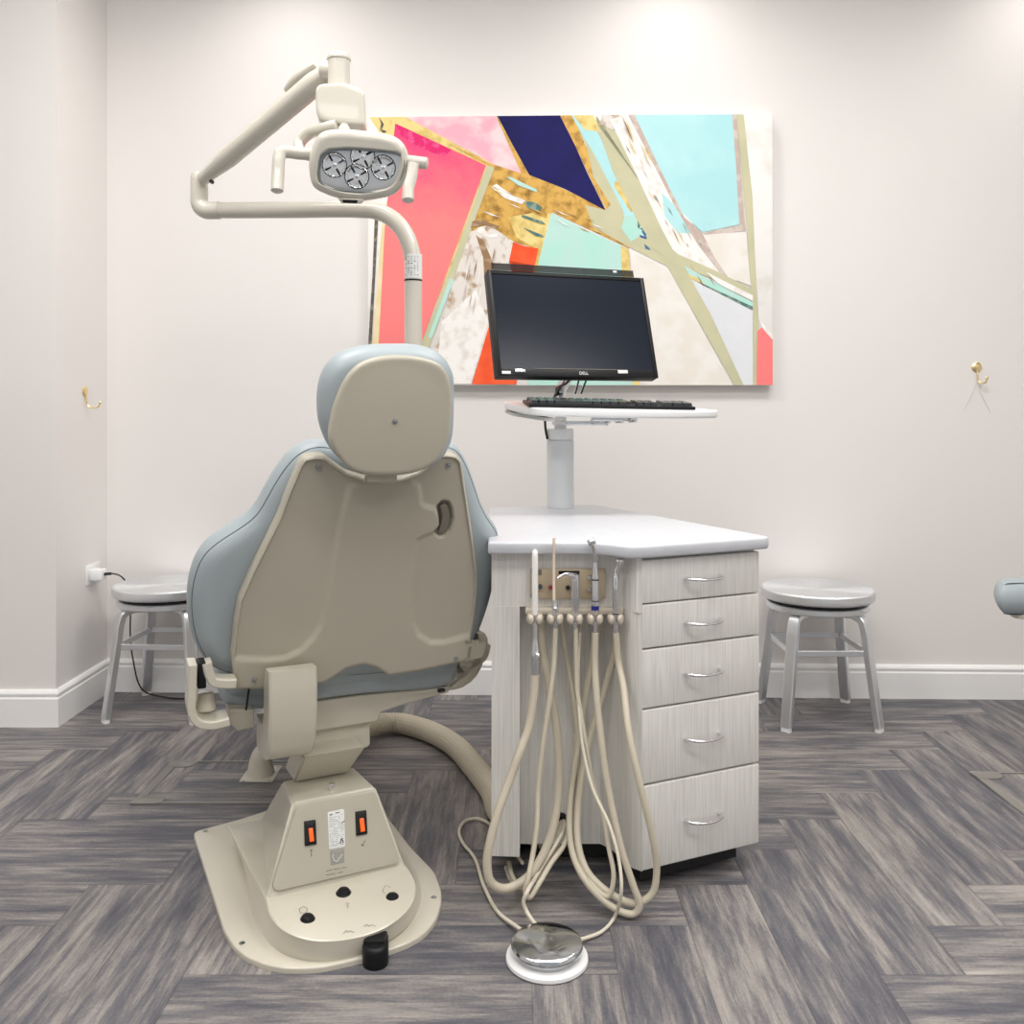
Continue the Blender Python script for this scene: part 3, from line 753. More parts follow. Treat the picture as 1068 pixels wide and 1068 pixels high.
# seat frame under the vinyl
fr_f, pts = CHP([z4(*p) for p in [(295, 262), (412, 256), (560, 238), (812, 214), (812, 232), (700, 262), (612, 290), (600, 318), (412, 348), (300, 348)]], 0.055)
M_under = M_shell
bm = BM(); plate(bm, fr_f, outline(pts, 140, 0, curve=False), -.30, 0, .006, rings=4); obj('seat_frame', bm, M_enamel, chair, 40)
fr_g, pts = CHP([z4(*p) for p in [(330, 340), (580, 316), (580, 384), (572, 394), (400, 418), (330, 418)]], 0.07)
bm = BM(); plate(bm, fr_g, outline(pts, 120, 0, curve=False), -.22, 0, .006, rings=4); obj('lift_housing', bm, M_enamel, chair, 40)
# slanted lift neck
def neck():
    zt_ = .318; zb_ = .232
    bl = PF(*z4(357, 495), zb_); br = PF(*z4(515, 466), zb_)
    dirr = (br-bl).normalized(); dep = V((-dirr.y, dirr.x, 0))
    sh = -dep*.085+V((0, 0, zt_-zb_)); sh += dirr*.005
    R = [[bl, br, br+dep*.10, bl+dep*.10]]
    R.append([p+sh+(dirr*(-.004) if i in (0, 3) else dirr*.012) for i, p in enumerate(R[0])])
    bm = BM(); loft(bm, R)
    bmesh.ops.bevel(bm, geom=list(bm.edges), offset=.004, segments=2, affect='EDGES')
    obj('lift_arm', bm, M_enamel, chair, 40)
neck()
# curved link on the back of the shell
fr_l = Fr(Lc(0, 0, 0), WA, (0, 0, 1))
pa = PF
cu = catmull([(-.118, .548), (-.121, .50), (-.118, .45), (-.108, .40), (-.088, .362), (-.05, .338), (0, .330), (.06, .332)], 8)
bm = BM(); rings = []
for i, p in enumerate(cu):
    q0 = cu[max(i-1, 0)]; q1 = cu[min(i+1, len(cu)-1)]; tn = (q1-q0).normalized(); nn = V((-tn.y, tn.x, 0))   # inward
    th = .075 if i > 6 else .05+.025*i/6
    u0, u1 = -.200, -.098; b_ = .005
    sec = []
    for (uu, dd) in ((u0+b_, 0), (u1-b_, 0), (u1, b_), (u1, th), (u0, th), (u0, b_)):
        q = p+nn*dd; sec.append(Lc(uu, q.x, q.y))
    rings.append(sec)
loft(bm, rings); obj('backrest_link', bm, M_enamel, chair, 40)
# armrest brackets
def band(name, px, w_, depth, r, parent, m, wend=None, n=6):
    fr = Fr(Lc(0, w_, 0), UR, (0, 0, 1)); p = [fr.pt(*fr.hit(*q)) for q in px]
    bm = BM(); sweep(bm, catmull(p, n), depth/2, up=WA, ry=r, sq=True); return obj(name, bm, m, parent, 40)
band('armrest_bracket', [zu(*p) for p in [(100, 135), (97, 200), (95, 330), (90, 430), (108, 500), (160, 540), (250, 545), (350, 520)]], -.055, .07, .0085, chair, M_enamel)
band('armrest_bracket', [zu(*p) for p in [(200, 130), (215, 200), (245, 255), (320, 270), (400, 268)]], -.05, .05, .010, chair, M_enamel)
bm = BM(); fr = Fr(Lc(0, -.05, 0), UR, (0, 0, 1)); h0 = fr.hit(*zu(135, 310)); h1 = fr.hit(*zu(195, 125))
box(bm, (h0[0], -.02, h0[1]), (h1[0], .03, h1[1]), .003, 2, frm(fr)); obj('armrest_pivot', bm, M_black, chair)
bm = BM(); a = fr.hit(*zu(205, 500)); b = fr.hit(*zu(205, 372)); cyl(bm, fr.pt(a[0], a[1], -.03), fr.pt(b[0], b[1], -.03), .022, .017, 24, .004); obj('armrest_socket', bm, M_enamel, chair)
bm = BM(); h0 = fr.hit(*zu(362, 600)); h1 = fr.hit(*zu(535, 470)); pts = [fr.hit(*zu(*p)) for p in [(360, 480), (535, 478), (535, 590), (420, 618), (365, 570)]]
fr_t = Fr(Lc(0, .0, 0), UR, (0, 0, 1)); plate(bm, fr_t, outline([fr_t.hit(*zu(*p)) for p in [(360, 470), (535, 470), (535, 590), (420, 618), (365, 570)]], 80, 0, curve=False), -.06, 0, .003, rings=3); obj('frame_tab', bm, M_shell, chair, 40)
bm = BM(); p0 = fr_t.hit(*zu(500, 310)); p1 = fr_t.hit(*zu(478, 470)); sweep(bm, [fr_t.pt(*p0, .0), fr_t.pt(*p1, .0)], .0022, 8); obj('linkage_rod', bm, M_black, chair)
bm = BM(); p0 = fr_t.hit(*zu(480, 492)); p1 = fr_t.hit(*zu(650, 465)); sweep(bm, [fr_t.pt(*p0, -.1), fr_t.pt(*p1, -.1)], .005, 8); obj('underseat_rod', bm, M_black, chair)
# right side bracket
fr_q, pts = CHP([zr(*p) for p in [(742, 398), (748, 270), (760, 228), (800, 236), (836, 226), (822, 195), (800, 165), (835, 150), (875, 170), (898, 215), (898, 275), (880, 330), (850, 385)]], -.02)
bm = BM(); plate(bm, fr_q, outline(pts, 120, 1, curve=False), -.05, 0, .006, rings=4); obj('armrest_bracket', bm, M_enamel, chair, 40)
fr_q, pts = CHP([zr(*p) for p in [(755, 165), (800, 160), (825, 215), (770, 235)]], .02)
bm = BM(); plate(bm, fr_q, outline(pts, 40, 0, curve=False), -.02, 0, .002, rings=2); obj('armrest_pivot', bm, M_black, chair, 40)
fr_r, pts = CHP([zr(*p) for p in [(640, 420), (740, 400), (845, 385), (868, 340), (885, 260), (900, 240), (902, 300), (880, 380), (850, 470), (810, 540), (760, 595), (690, 640), (620, 662), (530, 668), (530, 580), (620, 540), (700, 500)]], .06)
bm = BM(); plate(bm, fr_r, outline(pts, 120, 1, curve=False), -.06, 0, .012, rings=6); obj('armrest_mount', bm, M_enamel, chair, 40)
bm = BM(); a = fr_r.hit(*zr(470, 648)); b = fr_r.hit(*zr(505, 655)); box(bm, (a[0]-.004, -.01, a[1]-.006), (b[0]+.004, .02, b[1]+.006), .002, 2, frm(fr_r)); obj('mount_nut', bm, M_dark, chair)

# pedestal base
bp = [z4(*p) for p in [(60, 641), (190, 606), (258, 585), (420, 520), (520, 500), (600, 520), (632, 600), (700, 688), (768, 758), (788, 810), (789, 850), (772, 900), (738, 940), (690, 968), (600, 1000), (520, 1020), (440, 1038), (380, 1042), (330, 1042), (270, 1030), (215, 1008), (178, 975), (150, 930), (110, 800)]]
bo = [PF(*p, .01) for p in bp]
FL = Fr((0, 0, 0), (1, 0, 0), (0, 1, 0))     # n up
oo = outline([(p.x, p.y) for p in bo], 200, 2, curve=False)
bm = BM(); plate(bm, FL, oo, 0, .012, .004, rings=3); obj('base_plate', bm, M_enamel, chair, 50)
sk = [PF(*z5(*p), .014) for p in [(780, 330), (900, 500), (932, 600), (915, 700), (850, 800), (720, 895), (580, 955), (450, 980), (300, 970), (170, 910), (80, 800), (40, 650)]]
sk += [PF(*z4(*p), .014) for p in [(228, 740), (226, 680), (262, 588)]]
sk += [V((p[0], p[1], 0)) for p in [(-.66, 2.50), (-.44, 2.60)]]
dt = [PF(*z5(130, 680), .07), PF(*z5(150, 745), .066), PF(*z5(200, 812), .062), PF(*z5(280, 858), .058), PF(*z5(380, 882), .054), PF(*z5(500, 880), .052), PF(*z5(650, 850), .052), PF(*z5(780, 788), .056), PF(*z5(868, 700), .060), PF(*z5(893, 600), .065), PF(*z5(862, 530), .069), PF(*z5(838, 500), .07)]
fl_ = dt[0]; fr_ = dt[-1]
tl = PF(*z5(270, 182), .23); tr = PF(*z5(690, 102), .23)
dpt = WA
bl_ = fl_ + dpt*.40 - UR*.03; br_ = fr_ + dpt*.36 - UR*.0
btl = PF(*z5(213, 72), .232); btr = tr + dpt*.15 + UR*(-.02)
so_ = outline([(p.x, p.y) for p in sk], 180, 3)
top_poly = [V((p.x, p.y, p.z)) for p in dt] + [V((br_.x, br_.y, .07)), V((bl_.x, bl_.y, .07))]
# match samples of the skirt to samples of the body outline by angle
def ring_by_angle(pts, c, n, closed=True):
    P_ = pts+[pts[0]]; out = []
    for k in range(n):
        th = 2*PI*k/n; d = V((math.cos(th), math.sin(th), 0)); best = None
        for a, b in zip(P_, P_[1:]):
            ax, ay, bx, by = a.x-c.x, a.y-c.y, b.x-c.x, b.y-c.y
            den = d.x*(by-ay)-d.y*(bx-ax)
            if abs(den) < 1e-12: continue
            t = (ax*(by-ay)-ay*(bx-ax))/den; s = (ax*d.y-ay*d.x)/den
            if t > 0 and -1e-6 <= s <= 1+1e-6:
                if best is None or t > best[0]: best = (t, a.z+(b.z-a.z)*s)
        out.append(V((c.x+d.x*best[0], c.y+d.y*best[0], best[1])))
    return out
cc = V((-.385, 2.02, 0)); NN = 240
r0 = ring_by_angle([V((p.x, p.y, .010)) for p in so_], cc, NN)
r3 = ring_by_angle(catmull(top_poly[:12], 6)+top_poly[12:], cc, NN)
def mixr(a, b, t, z=None): return [V((p.x+(q.x-p.x)*t, p.y+(q.y-p.y)*t, (.010+(q.z-.010)*(z if z is not None else t)))) for p, q in zip(a, b)]
RG = [r0, mixr(r0, r3, .22, .05), mixr(r0, r3, .5, .22), mixr(r0, r3, .78, .58), mixr(r0, r3, .95, .92), r3]
RG.append([V((cc.x+(p.x-cc.x)*.985, cc.y+(p.y-cc.y)*.985, p.z+.0025)) for p in r3])
bm = BM(); loft(bm, RG, True, False)
cv = bm.verts.new((cc.x, cc.y, .09))
top = [v for v in bm.verts][-NN-1:-1]
bm.verts.ensure_lookup_table()
# the flat part of the toe panel: fan to a line along the tower foot
mid = [fl_.lerp(fr_, .2+.6*k/8)+WA*.05+V((0, 0, .004)) for k in range(9)]
for i in range(NN): bm.faces.new((top[i], top[(i+1) % NN], cv))
cv.co = (fl_+fr_)/2+WA*.02+V((0, 0, .002))
obj('base_skirt', bm, M_enamel, chair, 40)
# tower
bm = BM()
foot = [fl_-V((0, 0, .0)), fr_, br_+V((0, 0, 0)), bl_]
foot = [V((p.x, p.y, .055)) if i > 1 else p-V((0, 0, .004)) for i, p in enumerate(foot)]
foot[3] = V((-.665, 2.36, .02)); foot[2] = V((-.40, 2.47, .02))
crown_ = [tl, tr, btr, btl]
loft(bm, [foot, crown_])
bmesh.ops.bevel(bm, geom=list(bm.edges), offset=.006, segments=3, affect='EDGES')
tower = obj('pedestal', bm, M_enamel, chair, 40)
# control panel frame on the tower face
TW = Fr(fl_, fr_-fl_, (tl+tr)/2-(fl_+fr_)/2)
if TW.n.y > 0: print('TW normal wrong')
pf_ = [TW.hit(*z5(*p)) for p in [(285, 200), (680, 125), (805, 470), (800, 488), (185, 630), (163, 610), (172, 570)]]
bm = BM(); plate(bm, TW, outline(roundpoly(pf_, .006), 120, 0, curve=False), -.004, .0052, .0015, rings=3); obj('switch_panel', bm, M_shell, chair, 40)
TW0 = .0052
def on(fr, d, pts, name, m, parent, th=.001, edge=.0003, n=40, curve=False, sm=0):
    bm = BM(); plate(bm, fr, outline([fr.hit(*p, d) for p in pts], n, sm, curve), d-.001, d+th, edge, rings=2, eseg=2); return obj(name, bm, m, parent, 40)
def zq(x, y): return (300+x/10.68, 820+y/10.68)
for q in ([(182, 392), (308, 372), (320, 645), (190, 668)], [(752, 285), (872, 266), (885, 530), (762, 555)]):
    sw = on(TW, TW0, [zq(*p) for p in q], 'rocker_switch', M_black, chair, .004, .001)
    cx_ = sum(p[0] for p in q)/4+8; cy_ = sum(p[1] for p in q)/4+22
    on(TW, TW0+.004, [zq(cx_+dx, cy_+dy) for dx, dy in [(-26, -70), (18, -76), (34, 70), (-12, 80)]], 'lit_rocker', M_orange, sw, .004, .001)
lab = on(TW, TW0, [zq(*p) for p in [(445, 290), (628, 250), (642, 672), (462, 705)]], 'spec_label', M_label, chair, .0004, .0001)
bm = BM(); rnd = random.Random(5)
def mark(fr, px0, py0, px1, py1, wpx, d, bm):
    a = V((*fr.hit(px0, py0, d), 0)); b = V((*fr.hit(px1, py1, d), 0)); t = (b-a).normalized(); s = V((-t.y, t.x, 0))*wpx
    f = bm.faces.new([bm.verts.new(fr.pt(q.x, q.y, d)) for q in (a-s, b-s, b+s, a+s)])
for k in range(17):
    y = 310+k*21
    for x in (475, 500, 525, 550, 575, 600, 618):
        if rnd.random() < .72 and not (360 < y < 400 and x > 590):
            s_ = rnd.uniform(5, 12); mark(TW, *zq(x-s_, y+(620-x)*.12), *zq(x+s_, y+(620-x)*.12-2), .00035, TW0+.0008, bm)
mark(TW, *zq(602, 408), *zq(636, 385), .0010, TW0+.0008, bm)
mark(TW, *zq(585, 640), *zq(600, 580), .0012, TW0+.0008, bm); mark(TW, *zq(600, 580), *zq(622, 630), .0012, TW0+.0008, bm)
mark(TW, *zq(470, 320), *zq(500, 312), .0012, TW0+.0008, bm); mark(TW, *zq(530, 300), *zq(578, 290), .0010, TW0+.0008, bm)
obj('label_print', bm, M_ink, lab, 0)
bd = on(TW, TW0, [zq(*p) for p in [(472, 712), (628, 684), (634, 850), (480, 882)]], 'badge', M_logo, chair, .0004, .0001)
bm = BM(); c_ = [TW.hit(*zq(*p), TW0+.0012) for p in [(512, 750), (505, 790), (522, 825), (545, 838), (566, 820), (575, 795), (600, 790), (590, 775), (612, 768), (596, 755)]]
sweep(bm, [TW.pt(p.x, p.y, TW0+.0008) for p in catmull(c_, 5)], .0007, 6); obj('badge_emblem', bm, M_label, bd)
def marks(fr, conv, segs, d, w_, name, par):
    bm = BM()
    for a in segs: mark(fr, *conv(a[0], a[1]), *conv(a[2], a[3]), w_, d, bm)
    return obj(name, bm, M_ink, par, 0)
marks(TW, zq, ((430, 945, 500, 930), (510, 928, 590, 915), (600, 912, 655, 903), (430, 990, 530, 972), (560, 965, 615, 955)), TW0+.0003, .0006, 'panel_lettering', chair)
marks(TW, zq, ((250, 712, 276, 708), (252, 725, 274, 722), (262, 735, 265, 785)), TW0+.0003, .0009, 'switch_symbol', chair)
marks(TW, zq, ((818, 660, 850, 655), (845, 640, 860, 605), (825, 640, 845, 668)), TW0+.0003, .0009, 'switch_symbol', chair)
# chrome stop on the tower top
p = PF(*z5(468, 112), .232); bm = BM(); cyl(bm, p-V((0, 0, .004)), p+V((0, 0, .014)), .0075, None, 20, .001); obj('limit_pin', bm, M_chrome, chair)
# toe buttons on the sloped toe panel
TP = Fr(fl_, fr_-fl_, ((fl_+fr_)/2-(dt[5])))
if TP.n.z < 0: TP.n = -TP.n
for q in ((343, 775), (526, 640), (773, 668)):
    p = TP.pt(*TP.hit(*z5(*q)), 0.0)
    bm = BM(); lathe(bm, [(0, -.004), (.0165, -.004), (.0165, .0015), (.014, .004), (.0135, .006), (.011, .009), (.006, .0105), (0, .011)], align(p, TP.n), 28); obj('foot_button', bm, M_black, chair)
for poly in ([(300, 718), (322, 705), (342, 715), (338, 738), (308, 740), (300, 718)], [(725, 620), (738, 600), (760, 606), (765, 625), (748, 640), (728, 635), (725, 620)], [(525, 842), (540, 826), (552, 835), (560, 828), (580, 838)], [(628, 808), (642, 796), (655, 806), (668, 798), (690, 808)], [(535, 690), (552, 688), (545, 705), (550, 712)]):
    marks(TP, z5, [(*a, *b) for a, b in zip(poly, poly[1:])], .0042, .0005, 'button_symbol', chair)
# black foot pedal stop
pc = V((-.2735, 1.83, 0))
o2 = [(-.026, .045), (.024, .045), (.026, -.01), (.021, -.030), (0, -.040), (-.021, -.030), (-.027, -.01)]
frp = Fr(pc, (1, .12, 0), (-.12, 1, 0)); oo2 = outline(roundpoly(o2, .01), 60, 1, curve=False)
bm = BM(); plate(bm, frp, oo2, .0, .040, .010, rings=4); box(bm, (-.024, -.016, .022), (.020, .036, .048), .007, 2, Matrix.Translation(pc)); obj('foot_pedal', bm, M_black, chair)
# base plate bolts
for q in (z4(96, 638), z4(766, 832), z5(105, 795), z5(12, 893)):
    p = PF(*q, .012); bm = BM(); lathe(bm, [(0, 0), (.006, 0), (.006, .002), (.003, .0025), (0, .0025)], Matrix.Translation((p.x, p.y, .0115)), 16); obj('anchor_bolt', bm, M_screw, chair)

# conduit cover on the floor behind the chair
c0 = PF(*zu(430, 975), .0); c1 = PF(*zu(660, 978), .0)
t = empty('conduit_cover', (c0+c1)/2); tag(t, 'cream elbow conduit cover with a screwed flange on the floor behind the pedestal', 'conduit cover')
c2 = PF(*zu(728, 866), .0); c3 = c0+(c2-c1)
bm = BM(); prism(bm, resample([V((p.x, p.y, 0)) for p in (c0, c1, c2, c3)], 40), 0, .004, .001); obj('flange', bm, M_enamel, t)
bm = BM(); mid_ = (c0+c1+c2+c3)/4; g = lambda x, y, dY: P(*zu(x, y), mid_.y+dY)
path = [V((mid_.x, mid_.y, .003)), V((mid_.x, mid_.y, .035)), V((mid_.x+.006, mid_.y, .062)), V((mid_.x+.035, mid_.y+.01, .078)), V((mid_.x+.075, mid_.y+.02, .080)), V((mid_.x+.115, mid_.y+.03, .078))]
sweep(bm, catmull(path, 8), [.042-.012*min(1, k/16) for k in range(41)], 24, up=(0, 1, .1), ry=None); obj('elbow', bm, M_enamel, t, 60)
for q in ((456, 967), (640, 967), (702, 862)):
    p = PF(*zu(*q), .004); bm = BM(); lathe(bm, [(0, 0), (.005, 0), (.004, .003), (0, .003)], Matrix.Translation((p.x, p.y, .0035)), 12); obj('flange_screw', bm, M_screw, t)

# corrugated supply hose from chair to cart
pts = [(350, 750, .06), (386, 757, .045), (412, 754, .036), (443, 761, .036), (472, 776, .036), (493, 798, .036), (513, 824, .036)]
path = [P(px, py, F*(H-z)/(py-CY)) for px, py, z in pts]
path[0] = Lc(.02, .62, .12)
path += [V((-.018, 2.36, .055)), V((.10, 2.25, .045))]
pp = resample(catmull(path, 16), 620, closed=False)
bm = BM(); sweep(bm, pp, [.0345 if i % 4 < 2 else .0318 for i in range(620)], 20)
tag(obj('supply_hose', bm, M_hose, smooth=0), 'thick corrugated beige hose on the floor between chair and cart', 'hose')

# floor lids
def floor_lid(x0, x1, y0, y1, side, label):
    t = empty('floor_lid', ((x0+x1)/2, (y0+y1)/2, 0)); tag(t, label, 'floor lid', 'recessed floor lids')
    bm = BM(); prism(bm, resample([V((x0+.02, y0+.01, 0)), V((x1, y0+.01, 0)), V((x1, y1-.01, 0)), V((x0+.02, y1-.01, 0))], 60), 0, .002); obj('inset_panel', bm, M_floor, t, 0)
    bm = BM()
    sgn = 1 if side < 0 else -1
    box(bm, (x0, y0, 0), (x1, y0+.012, .004)); box(bm, (x0, y1-.008, 0), (x1, y1, .004)); box(bm, (x0-.004, y0, 0), (x0+.022, y1, .004))
    obj('rim', bm, M_glassy, t, 0)
    for yy, s in ((y0, 1), (y1, -1)):
        o_ = roundpoly([(x0-.01, yy-.004*s), (x0+.085, yy-.004*s), (x0+.075, yy+.05*s), (x0+.0, yy+.05*s)], [.01, .03, .03, .005])
        bm = BM(); prism(bm, o_, 0, .0055, .001); obj('corner_tab', bm, M_glassy, t, 30)
floor_lid(-1.065, -.52, 2.555, 2.865, -1, 'rectangular floor lid with beige rim beside the chair pedestal')
floor_lid(1.40, 1.95, 2.46, 2.775, -1, 'rectangular floor lid with beige rim at the right edge, in open floor')

# ------------------------------------------------------------------ dental light on its post
lamp = empty('dental_light', (-.285, 2.58, .40)); tag(lamp, 'cream dental operating light on a post and folding arm above the chair', 'dental light')
YP = 2.55
post = P(431, 500, YP)
bm = BM(); cyl(bm, V((post.x, YP, .40)), V((post.x, YP, P(431, 293, YP).z)), .0245, None, 32); obj('lower_post', bm, M_lamp, lamp)
bm = BM(); box(bm, (-.16, -.035, .40), (.03, .035, .44), .01, 2, Matrix.Translation((post.x, YP, 0)) @ Matrix.Rotation(ANG, 4, 'Z')); obj('post_mount', bm, M_enamel, lamp)
bm = BM(); cyl(bm, V((post.x, YP, P(431, 293.5, YP).z)), V((post.x, YP, P(431, 292, YP).z)), .0252, None, 32); obj('collar', bm, M_black, lamp)
yl = 2.72
cpts = [(431, 292, YP), (431, 278, YP), (429, 262, YP+.002), (422, 243, YP+.01), (409, 228, YP+.02), (393, 220.5, YP+.03), (370, 218.5, YP+.045), (300, 219, YP+.1), (229, 219.5, yl)]
path = catmull([P(*p) for p in cpts], 8)
bm = BM(); sweep(bm, path, .0238, 28, up=(0, 1, .2)); pa_ = obj('post_arm', bm, M_lamp, lamp, 60)
bm = BM(); lathe(bm, [(.0245, 0), (.0247, 0), (.0247, .068), (.0245, .068)], Matrix.Translation((post.x, YP, P(431, 291, YP).z)), 32)
for v in list(bm.verts):
    pass
pl_ = obj('post_label', bm, M_label, pa_)
bm = BM(); rnd = random.Random(11); zl0 = P(431, 291, YP).z
for k in range(9):
    for t_ in (-.9, -.5, -.1, .3, .7):
        if rnd.random() < .75:
            a_ = -PI/2+t_*.9; da = rnd.uniform(.04, .14); zz = zl0+.008+k*.0062
            vs = [bm.verts.new((post.x+.0251*math.cos(q), YP+.0251*math.sin(q), z_)) for q, z_ in ((a_-da, zz), (a_+da, zz), (a_+da, zz+.0018), (a_-da, zz+.0018))]
            bm.faces.new(vs)
obj('label_print', bm, M_ink, pl_, 0)
bm = BM(); path = catmull([P(229, 219.5, yl), P(214, 219, yl+.005), P(208.5, 213, yl+.01), P(208, 202, yl+.01), P(208, 188, yl+.01)], 8)
sweep(bm, path, .0258, 28, up=(0, 1, .2)); obj('elbow_joint', bm, M_lamp, lamp, 60)
bm = BM(); q = P(208, 189, yl+.01); lathe(bm, [(.0258, -.004), (.0258, .012), (.022, .022), (.012, .028), (0, .029)], Matrix.Translation(q), 28); obj('joint_cap', bm, M_lamp, lamp)
# upper arm leans towards viewer
A0 = P(211, 187, 2.70); A1 = P(345, 73, 2.42)
bm = BM(); n_ = 30; path = [A0.lerp(A1, k/(n_-1)) for k in range(n_)]
sweep(bm, path, [.020+.009*sst(0, .25, k/(n_-1))+.003*k/n_-.010*sst(.88, 1, k/(n_-1)) for k in range(n_)], 28); obj('spring_arm', bm, M_lamp, lamp, 60)
bm = BM(); q = P(221.5, 190, 2.665); cyl(bm, q, q+V((0, -.012, 0)), .006, None, 14); obj('arm_screw', bm, M_black, lamp)
bm = BM(); n0 = P(300, 97, 2.50); n1 = P(331, 70, 2.43)
sweep(bm, [n0.lerp(n1, k/9)+V((-.006, .0, .008)) for k in range(10)], [.004+.014*math.sin(PI*(.05+.9*k/9)) for k in range(10)], 16); obj('arm_cover', bm, M_lamp, lamp, 60)
YH = 2.38
bm = BM(); a_ = P(338, 73, YH+.02); cyl(bm, a_, P(352, 74, YH), .024, .02, 24, .003); obj('arm_knuckle', bm, M_lamp, lamp)
bm = BM(); c_ = P(353.5, 95, YH)
s_ = YH/F
lathe(bm, [(14*s_/1.05, 0), (14*s_/1.05, .001), (11.5*s_, .002), (11.5*s_, 31*s_), (12.5*s_, 32*s_), (12.5*s_, 34*s_), (10*s_, 38*s_), (4*s_, 40*s_), (0, 40.5*s_)], Matrix.Translation((c_.x, YH, P(353, 95, YH).z)), 32); obj('head_pivot', bm, M_lamp, lamp)
# drive housing
frh = Fr(P(354, 110, YH-.05), (math.cos(.12), math.sin(.12), 0), (0, 0, 1))
ho_ = [frh.hit(*z1(*p)) for p in [(530, 215), (545, 202), (640, 198), (700, 218), (713, 235), (714, 300), (716, 362), (620, 352), (545, 342), (532, 310)]]
bm = BM(); plate(bm, frh, outline(roundpoly(ho_, .006), 100, 4, curve=False), -.085, 0, .008, rings=5, back_edge=.008); obj('head_housing', bm, M_lamp, lamp, 60)
# yoke
yy = YH-.045
bm = BM(); path = catmull([P(352, 131, yy), P(338, 134, yy+.01), P(322, 139, yy+.03), P(313, 148, yy+.035), P(314, 158, yy+.02), P(322, 162, yy-.01)], 8)
sweep(bm, path, .016, up=(0, 1, 0), ry=.012, sq=True); obj('yoke', bm, M_lamp, lamp, 50)
bm = BM(); q = P(359, 138, yy); lathe(bm, [(0, -.02), (.013, -.018), (.017, 0), (.015, .012), (.009, .02), (0, .022)], Matrix.Translation(q), 20); obj('yoke_pivot', bm, M_lamp, lamp)
# head
YHd = 2.25
HD = Fr(P(372, 170, YHd), (math.cos(.10), math.sin(.10), -.02), V((0, -.25, 1)))
hd_px = [z1(*p) for p in [(503, 520), (505, 470), (520, 425), (535, 395), (560, 378), (620, 370), (700, 376), (790, 388), (840, 408), (868, 445), (876, 490), (868, 540), (848, 590), (815, 618), (760, 632), (690, 640), (630, 634), (560, 612), (518, 585)]]
hdo = outline([HD.hit(*p) for p in hd_px], 160, 2)
lens_px = [z1(*p) for p in [(545, 500), (552, 472), (580, 452), (650, 446), (740, 452), (830, 462), (856, 478), (856, 520), (835, 575), (810, 598), (750, 608), (650, 602), (575, 592), (548, 570), (541, 540)]]
lens2 = [HD.hit(*p) for p in lens_px]
def hf_head(x, y):
    e = sdpoly(x, y, lens2); return -.010*sst(.006, -.001, e)
bm = BM(); plate(bm, HD, hdo, -.07, 0, .022, hf_head, rings=44, back_edge=.03, eseg=6); head = obj('lamp_head', bm, M_lamp, lamp, 60)
bm = BM(); plate(bm, HD, outline(lens2, 90, 1), -.012, -.0085, .001, rings=3); obj('reflector_plate', bm, M_lens, lamp, 40)
bm = BM(); 
lo2 = outline(lens2, 90, 1)
sweep(bm, [HD.pt(p.x, p.y, -.0055) for p in lo2], .0028, 8, closed=True); obj('lens_gasket', bm, mat('grey_gasket', s2l(110, 116, 118), .4), lamp)
for q in ((600, 505), (705, 474), (782, 515), (683, 548)):
    a, b = HD.hit(*z1(*q)); c_ = HD.pt(a, b, -.0085)
    R = 44/3.56*YHd/F
    bm = BM(); lathe(bm, [(R*1.0, -.001), (R*1.02, .0015), (R*.97, .0028), (R*.9, .0010), (R*.7, -.001+.001), (R*.45, .0004), (R*.2, .0006), (R*.18, .005), (R*.1, .0065), (0, .007)], align(c_, HD.n), 14); rf = obj('reflector_bowl', bm, M_bowl, lamp, 0)
    bm = BM()
    for k in range(12):
        t0 = 2*PI*k/12; u_ = HD.ex*math.cos(t0)+HD.ez*math.sin(t0)
        if k % 3 == 1: sweep(bm, [c_+u_*R*.35+HD.n*.0012, c_+u_*R*.86+HD.n*.0014], .0030, 4)
    sweep(bm, [c_+HD.ex*math.cos(q_)*R+HD.ez*math.sin(q_)*R+HD.n*.001 for q_ in [2*PI*k/28 for k in range(28)]], .0016, 6, closed=True)
    obj('reflector_fin', bm, mat('dark_facet', (.05, .055, .06), .15, 1), rf, 0)
bm = BM(); sc = [HD.hit(*z1(*p)) for p in [(612, 628), (712, 632), (700, 650), (625, 648)]]
plate(bm, HD, outline(roundpoly(sc, .004), 50, 0, curve=False), -.04, -.002, .004, rings=3); s1_ = obj('sensor_housing', bm, M_lamp, lamp)
on(HD, -.002, [z1(*p) for p in [(630, 634), (688, 636), (684, 648), (634, 646)]], 'sensor_window', M_black, s1_, .002)
def handle(pts, Y, r, nm='lamp_handle'):
    bm = BM(); pp_ = catmull([P(px, py, Y+dy) for px, py, dy in pts], 8); sweep(bm, pp_, r, 18)
    lathe(bm, [(0, -.004), (r*.7, -.003), (r*.96, 0), (r*.7, .003), (0, .004)], align(pp_[-1], pp_[-1]-pp_[-2]), 18)
    obj(nm, bm, M_lamp, lamp, 60)
handle([(326, 161, .03), (312, 160, .02), (300, 158.5, .01), (293, 159, .0), (291, 165, -.005), (290, 180, -.01), (289, 199, -.02)], YHd, .0155)
handle([(416, 166, .03), (426, 168, .03), (445, 170.5, .03)], YHd, .0150)
handle([(431, 172, .02), (429, 185, .01), (426, 196, .0), (425.5, 209, -.01)], YHd, .0145)

